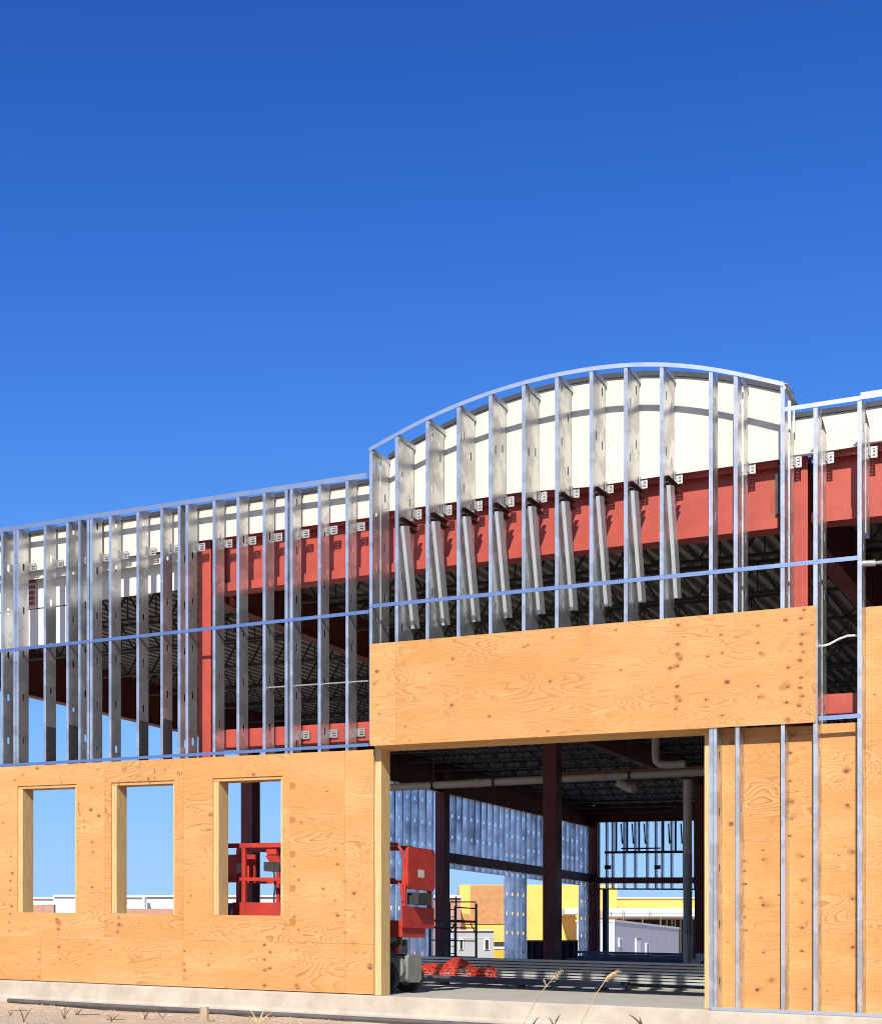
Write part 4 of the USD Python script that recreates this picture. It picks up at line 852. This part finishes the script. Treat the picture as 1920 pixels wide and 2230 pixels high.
# rear stack of deck sheets
YK3 = 17.6
d0, d1 = FX(1238, YK3), FX(1500, YK3)
s3 = thing('deck_sheet_stack', 'stack of bluish steel deck sheets on timbers near the rear wall', 'sheet stack', gloc((d0 + d1) / 2, YK3, 0))
BL = principled('blue_steel', (.075, .085, .13), .4, metal=.4, var=.25, scale=2, mapscale=(.4, 2, 2))
for lay in range(4):
    z0 = .30 + lay * .062; e0 = d0 + rng.uniform(-.1, .35)
    build(MB().box(e0, d1 + rng.uniform(-.2, .2), YK3 + .01 * lay, YK3 + .95, z0, z0 + .055), 'deck_sheet', BL, s3)
build(MB().box(d0, d1, YK3 + .06, YK3 + .9, .17, .299), 'deck_bundle', principled('dark_blue_steel', (.05, .055, .075), .5, metal=.3), s3)  # lower bundle, a darker blue than the sheets
for x_ in (d0 + .4, d1 - .9, d1 - .2): build(MB().box(x_ - .1, x_ + .1, YK3, YK3 + .9, .001, .169), 'timber_bearer', LUMBER_H, s3)

# orange plastic net
NETM = usdkit.material(stage, L + 'orange_net', {'p': ('principled_bsdf', {'base_color': (0.85, 0.075, 0.03), 'roughness': .45}), 't': ('translucent_bsdf', {'color': (.85, .12, .05)}), 'm': ('mix_closure', {'fac': .3})},
                       [('p.BSDF', 'm.closure1'), ('t.BSDF', 'm.closure2')], surface='m.closure')
n_u, n_v = 60, 19
u_, v_ = np.meshgrid(np.linspace(0, 1, n_u), np.linspace(0, 1, n_v), indexing='ij')
nx_0, nx_1 = FX(878, 5.8), FX(1088, 6.3)
fold = meshkit.fbm(np.stack([u_ * 5.0, v_ * 1.3, u_ * 0], -1), 3, 5)
fold2 = meshkit.fbm(np.stack([u_ * 9.0 + 4, v_ * 3, u_ * 0], -1), 3, 9)
X = nx_0 + (nx_1 - nx_0) * u_ + (fold2 - .5) * .28 * np.sin(v_ * 3.1)
hgt = .80 * (0.30 + .28 * (fold - .35)) * (0.55 + .45 * np.minimum(1, 5 * u_ * 1.0)) * np.minimum(1, (1 - u_) * 6 + .3)
hgt += .10 * np.exp(-((u_ - .50) / .08) ** 2) + .05 * np.exp(-((u_ - .15) / .1) ** 2)
hgt -= .07 * np.exp(-((u_ - .40) / .05) ** 2) + .16 * np.exp(-((u_ - .80) / .06) ** 2)
Yn = 5.72 + .75 * v_ + (fold2 - .5) * .35
Zn = .02 + hgt * np.sin(np.pi * np.clip(v_ * .92 + .03, 0, 1)) ** .6 * (0.75 + .5 * fold2)
Pn = np.stack([X, Yn, Zn], -1)
mb = MB()
for i in range(0, n_u):
    mb.tube(Pn[i, ::1], .0048, 3)
for j in range(0, n_v):
    mb.tube(Pn[:, j], .0048, 3)
tag(build(mb, 'safety_net', NETM), 'crumpled orange-red plastic safety netting on the floor beside the lift', 'safety net')

# ------------------------------------------------------------------ distant buildings
def frame_box(name_, label, cat, x0, x1, ytop, z, depth, mat, base=-.6, yaw=0.0):
    pass
YEL = principled('yellow_sheathing', (.88, .50, .10), .6, var=.08, scale=.8, detail=6)
OSB = principled('brown_sheathing', (.52, .25, .085), .7, var=.18, scale=3)
COP = principled('white_coping', (.8, .8, .8), .5)
BRK = principled('brick', (.46, .25, .17), .8, var=.12, scale=2)
CON2 = principled('pale_concrete', (.66, .65, .61), .8, var=.08, scale=.4)
DRK = principled('black_and_porch_shade', (.03, .022, .024), .8)  # black of dumpster and wall base; on the porch, shade painted in
TRL = principled('trailer_white', (.50, .51, .53), .5, var=.06, scale=1.0)
TRG = principled('trailer_grey', (.36, .36, .35), .6, var=.06, scale=1.0)
GLS = principled('dark_glass', (.03, .035, .04), .15, spec=.6)
RT = np.array([CT, ST, 0]); FW = np.array([-ST, CT, 0])
def local(o):                                          # mesh in picture-aligned axes (right, away, up) -> world
    return lambda mb: (np.array([o + RT * a + FW * b_ + np.array([0, 0, c]) for a, b_, c in mb.get()[0]]), mb.get()[1])
def px_box(x0, x1, y0, y1, z, z2, base=None):          # box whose front face covers the photo rectangle at distance z and that is z2 - z deep
    s_ = z / FPX; zb_ = CZ + (HOR - y1) * s_ if base is None else base
    return MB().box((x0 - CX) * s_, (x1 - CX) * s_, z, z2, zb_, CZ + (HOR - y0) * s_)
O0 = np.array([0, -P, 0.0])
def far(mb, name, mat, parent): v, f = local(O0)(mb); return build((v, f), name, mat, parent, slope=False)
GB_ = -.5
def fthing(name, label, cat, x, z): p = A(x, HOR, z); return thing(name, label, cat, (p[0], p[1], GB_))
o = fthing('warehouse', 'long pale concrete warehouse with white coping, far beyond the windows', 'building', 300, 95)
far(px_box(-260, 116, 1957, 0, 95, 120, GB_), 'wall', CON2, o); far(px_box(116, 268, 1952.5, 0, 94.5, 120, GB_), 'wall', CON2, o); far(px_box(268, 312, 1954, 0, 95, 120, GB_), 'wall', CON2, o)
far(px_box(312, 1004, 1953.5, 0, 95.2, 120, GB_), 'wall', CON2, o)
for a_, b_, y_, z_ in ((-260, 115.6, 1957, 94.8), (116, 268, 1952.5, 94.3), (268.4, 311.6, 1954, 94.8), (312, 1004, 1953.5, 95.0)): far(px_box(a_, b_, y_ - 3, y_ + .5, z_, z_ + 1.0), 'coping', COP, o)
far(px_box(309.5, 314.5, 1953, 0, 94.0, 94.7, GB_), 'downpipe', COP, o)
o = fthing('brick_building', 'low red-brown brick building in front of the pale warehouse', 'building', 300, 80)
far(px_box(-260, 93.5, 1971, 0, 82, 82.5, GB_), 'wall', BRK, o); far(px_box(94, 117, 1970.5, 0, 81, 81.4, GB_), 'wall', BRK, o); far(px_box(262, 700, 1980, 0, 82, 90, GB_), 'wall', BRK, o)
o = fthing('brick_building', 'brown brick building with white coping left of the yellow building', 'building', 980, 92)
far(px_box(900, 1003, 1955.5, 0, 91, 94, GB_), 'wall', BRK, o); far(px_box(900, 1003, 1952.5, 1956, 90.8, 94.2), 'coping', COP, o)
o = fthing('yellow_building', 'bright yellow unfinished building with brown sheathing patch behind the site', 'building', 1200, 105)
far(px_box(1000, 1343, 1927.5, 0, 105, 130, GB_), 'wall', YEL, o)
far(px_box(1024, 1100, 1928.5, 2013, 104.9, 104.99), 'sheathing_patch', OSB, o); far(px_box(1009, 1024, 1990.5, 2013, 104.9, 104.99), 'sheathing_patch', OSB, o)
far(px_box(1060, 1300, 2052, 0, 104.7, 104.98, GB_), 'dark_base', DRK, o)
far(px_box(1343.2, 1660, 1957, 1979, 108, 130), 'wing_wall', YEL, o); far(px_box(1343.2, 1660, 1954.5, 1957, 107.8, 130), 'coping', COP, o)
far(px_box(1322, 1660, 1978.5, 1996, 99, 107.5), 'canopy', COP, o); far(px_box(1229, 1262, 1978.5, 1991, 101, 104.9), 'canopy', COP, o)
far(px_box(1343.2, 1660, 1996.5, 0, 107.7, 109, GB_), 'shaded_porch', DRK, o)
for px in (1357, 1399, 1438, 1452, 1463, 1470, 1482): far(px_box(px - 1.1, px + 1.1, 1996.5, 0, 103, 103.2, GB_), 'porch_post', COP if px < 1440 else TRG, o)
for px in (1325, 1330, 1355, 1359, 1414, 1417): far(px_box(px - .35, px + .35, 1981, 1996, 98.7, 98.8), 'scaffold_pole', DARKSTEEL, o)
far(px_box(1322, 1660, 1989.8, 1990.8, 98.6, 98.7), 'handrail', DARKSTEEL, o)
# white trailer, turned so that it recedes to the right
tA, tB = A(1336.5, HOR, 78), A(1478, HOR, 97); dvec = tB - tA; Lg = np.linalg.norm(dvec); dvec /= Lg; nvec = np.array([-dvec[1], dvec[0], 0])
htop = CZ + (HOR - 2008) * 78 / FPX
tr_ = thing('office_trailer', 'white site trailer with door and two windows, right of rear opening', 'trailer', (tA[0], tA[1], GB_))
def tl(mb): v, f = mb.get(); return (np.array([tA * (1, 1, 0) + dvec * a + nvec * b_ + (0, 0, c) for a, b_, c in v]), f)
def tb(name, mat, *b, label=None): return build(tl(MB().box(*b)), name, mat, tr_, slope=False, label=label)
tb('body', TRL, 0, Lg, 0, 2.1, GB_ + .25, htop); tb('roof_edge', CON2, -.05, Lg + .05, -.05, 2.15, htop, htop + .12)
tb('corner_trim', COP, -.03, .06, -.03, 0, GB_ + .25, htop)
def tpos(px): # distance along the trailer for a photo column
    lo, hi = 0, Lg
    for _ in range(40):
        m = (lo + hi) / 2; p = tA + dvec * m; d = p + np.array([0, P, 0]); x_ = CX + FPX * (d @ RT) / (d @ FW)
        lo, hi = (m, hi) if x_ < px else (lo, m)
    return lo
for a_, b_, zz in ((1346, 1353, (.70, 1.20)), (1405, 1411, (.05, 1.0))):
    w_ = tb('window', COP, tpos(a_), tpos(b_), -.06, -.001, CZ + zz[0], CZ + zz[1]); build(tl(MB().box(tpos(a_) + .25, tpos(b_) - .25, -.08, -.061, CZ + zz[0] + .08, CZ + zz[1] - .08)), 'pane', GLS, w_, slope=False)
tb('door', COP, tpos(1383), tpos(1393), -.06, -.001, GB_ + .4, CZ + 1.25, label='white trailer door'); tb('door_lintel', DARKSTEEL, tpos(1384), tpos(1393), -.09, -.061, CZ + 1.18, CZ + 1.245)
tb('steps', DARKSTEEL, tpos(1384), tpos(1394), -1.2, -.1, GB_ - .1, GB_ + .3)
# grey trailer
o = fthing('office_trailer', 'grey site trailer with two small windows behind the scaffold', 'trailer', 1030, 85)
far(px_box(960, 1075, 2027, 0, 85, 88.2, GB_ + .2), 'body', TRG, o); far(px_box(959, 1076, 2025.5, 2027.5, 84.8, 88.4), 'roof_edge', CON2, o)
for a_, b_ in ((999, 1009), (1054, 1065)):
    w_ = far(px_box(a_, b_, 2045, 2069, 84.9, 84.99), 'window', COP, o); far(px_box(a_ + 2, b_ - 2, 2047, 2067, 84.8, 84.89), 'pane', GLS, w_)
far(px_box(960, 1075, 2043, 2043.8, 84.95, 84.99), 'trim_strip', COP, o)
# portable toilet
o = fthing('portable_toilet', 'orange-yellow portable toilet with white roof beside the grey trailer', 'portable toilet', 1085, 92)
far(px_box(1069.5, 1103, 2067, 0, 92, 93.1, GB_), 'cabin', principled('toilet_orange', (.80, .42, .03), .5), o); far(px_box(1068.5, 1104, 2062.5, 2067, 91.9, 93.2), 'roof', COP, o); far(px_box(1078, 1094, 2070, 0, 91.93, 91.99, GB_ + .1), 'door', principled('toilet_door', (.74, .37, .03), .5), o)
# skip / dumpster
o = fthing('dumpster', 'black rusty dumpster in the rear opening behind the central column', 'dumpster', 1190, 52)
far(px_box(1139, 1258, 2050, 0, 52, 54, GB_ + .1), 'bin', DRK, o); far(px_box(1138, 1259, 2048, 2051, 51.85, 54.1), 'rim', RUST, o)
for px in np.linspace(1143, 1250, 8): far(px_box(px, px + 2, 2051.5, 0, 51.88, 51.99, GB_ + .1), 'rib', BROWNSTEEL, o)

# ------------------------------------------------------------------ foreground
def gp(x, y):                                          # photo point on the ground in front
    z = 15.0
    for _ in range(30):
        p = A(x, y, z); z = (CZ - ground_z(p[0], p[1])) * FPX / (y - HOR)
    p = A(x, y, float(z)); return np.array([p[0], p[1], float(ground_z(p[0], p[1]))])
yp = -.10
pts = [(X, yp - .03 * math.sin(X * .9), -.268 - .012 * (X - FX(18, yp)) / 8) for X in np.linspace(FX(18, yp), FX(1200, yp), 40)]
tag(build(MB().tube(pts, .030, 10), 'drain_hose', PIPE, smooth=True), 'dark grey pipe lying along the base of the concrete footing', 'pipe')
p = gp(445, 2226)
sk = thing('survey_stake', 'short sawn wooden stake standing in the dirt by the footing', 'stake', p)
build(MB().box(p[0] - .05, p[0] + .05, p[1] - .02, p[1] + .02, p[2] - .2, p[2] + .17), 'post', principled('weathered_wood', (.50, .37, .24), .8, var=.3, scale=5, mapscale=(9, 9, 1)), sk, slope=False)
# stones
STN = principled('stones', (.62, .52, .40), .9, var=.35, scale=9)
mb = MB(); ico = trimesh.creation.icosphere(0, 1.0)
for k in range(6000):
    x_, y_ = rng.uniform(-16, 3), -rng.uniform(.15, 7) if k % 3 else -rng.uniform(.2, 1.6); s_ = rng.uniform(.004, .013) * (3.0 if k % 150 == 0 else 1)
    v = ico.vertices * (s_ * rng.uniform(.7, 1.4), s_ * rng.uniform(.7, 1.4), s_ * .7) + rng.normal(0, s_ * .12, (len(ico.vertices), 3))
    zz_ = float(ground_z(x_, y_)) + (meshkit.fbm(np.array([x_ * 1.1, y_ * 1.1, 0]), 4, 3) - .5) * .10 + (meshkit.fbm(np.array([x_ * 4, y_ * 4, 0]), 3, 8) - .5) * .05
    mb.add(v + (x_, y_, zz_ + s_ * .3), ico.faces)
tag(build(mb, 'gravel', STN, slope=False, kind='stuff'), 'small stones scattered over the sandy dirt', 'gravel')
# dry weeds
STRAW = principled('straw', (.58, .42, .22), .8, var=.3, scale=20); SEED = principled('seed_head', (.62, .43, .20), .85, var=.3, scale=60); WEED = principled('dark_weed', (.16, .11, .06), .8, var=.4, scale=20)
def stalk(px_list, z, r0, r1): return MB().tube([A(x, y, z + dz) for x, y, dz in px_list], np.linspace(r0, r1, len(px_list)), 6)
zf = 8.5
o = thing('foxtail_grass', 'dry foxtail stalk with plump seed head in front of the doorway', 'grass stalk', A(1215, 2330, zf))
build(stalk([(1200, 2390, 0), (1232, 2310, 0), (1272, 2216, .02), (1297, 2167, .03), (1317, 2137, .03)], zf, .004, .003), 'stem', STRAW, o, slope=False, smooth=True)
hp = [A(x, y, zf + .03) for x, y in ((1316, 2139), (1321, 2131), (1328, 2126), (1335, 2121), (1341, 2118), (1344, 2117))]
build(MB().tube(hp, [.003, .008, .011, .010, .007, .003], 8), 'seed_head', SEED, o, slope=False, smooth=True)
mb = MB(); hp = np.array(hp)
for k in range(160):
    c = hp[0] + (hp[-1] - hp[0]) * rng.uniform(0, 1); d = rng.normal(0, 1, 3); d /= np.linalg.norm(d); d = d * .013 + (hp[-1] - hp[0]) * .18; mb.bar(c, c + d, .0012, .0012)
build(mb, 'bristles', STRAW, o, slope=False, kind='stuff')
o = thing('weed_stalk', 'thin dry branching weed stalk crossing the doorway slab', 'weed', A(1110, 2330, zf))
build(stalk([(1095, 2390, 0), (1130, 2250, 0), (1172, 2170, 0), (1200, 2136, 0), (1224, 2113, .01)], zf, .004, .002), 'stem', STRAW, o, slope=False, smooth=True)
for a_, b_ in (((1188, 2146), (1184, 2131)), ((1196, 2140), (1209, 2137)), ((1204, 2131), (1200, 2119)), ((1212, 2125), (1221, 2123)), ((1190, 2148), (1182, 2135))): build(stalk([(*a_, 0), (*b_, .02)], zf, .0028, .0015), 'side_branch', STRAW, o, slope=False)
mb = MB()
for k in range(26):
    t_ = rng.uniform(0, 1); c = A(1200 + 24 * t_, 2136 - 23 * t_, zf) + rng.normal(0, .006, 3); mb.tm(trimesh.creation.icosphere(1, .0032).apply_translation(c))
build(mb, 'seeds', SEED, o, slope=False, kind='stuff')
def sprig(x, y, n, hgt, label, mat=WEED, z=None):
    g = gp(x, y) if z is None else A(x, y, z)
    o = thing('weed', label, 'weed', g)
    for k in range(n):
        d = rng.normal(0, 1, 2) * .5; h_ = hgt * rng.uniform(.5, 1)
        pts = [g + (d[0] * h_ * s_ ** 1.3, d[1] * h_ * s_ ** 1.3, h_ * (s_ - .25 * s_ ** 2)) for s_ in np.linspace(0, 1, 5)]
        build(MB().tube(pts, [.004, .006, .006, .004, .001], 4), 'leaf_blade', mat, o, slope=False)
for x, y, n, hgt, lab in ((140, 2223, 5, .22, 'dark dry weed tuft near the left end of the footing'), (168, 2215, 4, .16, 'small dark weed just right of the leftmost tuft'), (52, 2228, 3, .24, 'thin upright dry weed in the bottom left corner'),
                          (243, 2226, 3, .12, 'tiny dark weed in the dirt beneath the second window'), (315, 2222, 3, .22, 'single thin dry stem left of the wooden stake'), (355, 2221, 2, .2, 'faint thin stem between the dry stem and wooden stake'), (22, 2214, 3, .12, 'low dry sprig at the left photo edge')):
    sprig(x, y, n, hgt, lab)
for x, y, n, hgt, lab in ((1156, 2246, 2, .14, 'dark curled weed tip below the doorway left of the foxtail'), (1206, 2240, 2, .13, 'small dark leaf tip beneath the doorway slab centre'), (1398, 2240, 3, .13, 'brown weed tuft right of the foxtail below the slab'), (562, 2238, 4, .16, 'pale straw tuft by the black pipe below plywood')):
    sprig(x, y, n, hgt, lab, WEED if x > 600 else STRAW, z=9.5)
tw = MB()
for x, y, l_ in ((190, 2216, .35), (40, 2207, .25), (255, 2227, .3)):
    g = gp(x, y); a_ = rng.uniform(-.3, .3); tw.bar(g + (-l_ / 2, 0, .03), g + (l_ / 2, a_ * l_, .035), .010, .010)
tag(build(tw, 'twigs', WEED, slope=False, kind='stuff'), 'dry twigs lying on the sandy dirt', 'twigs')
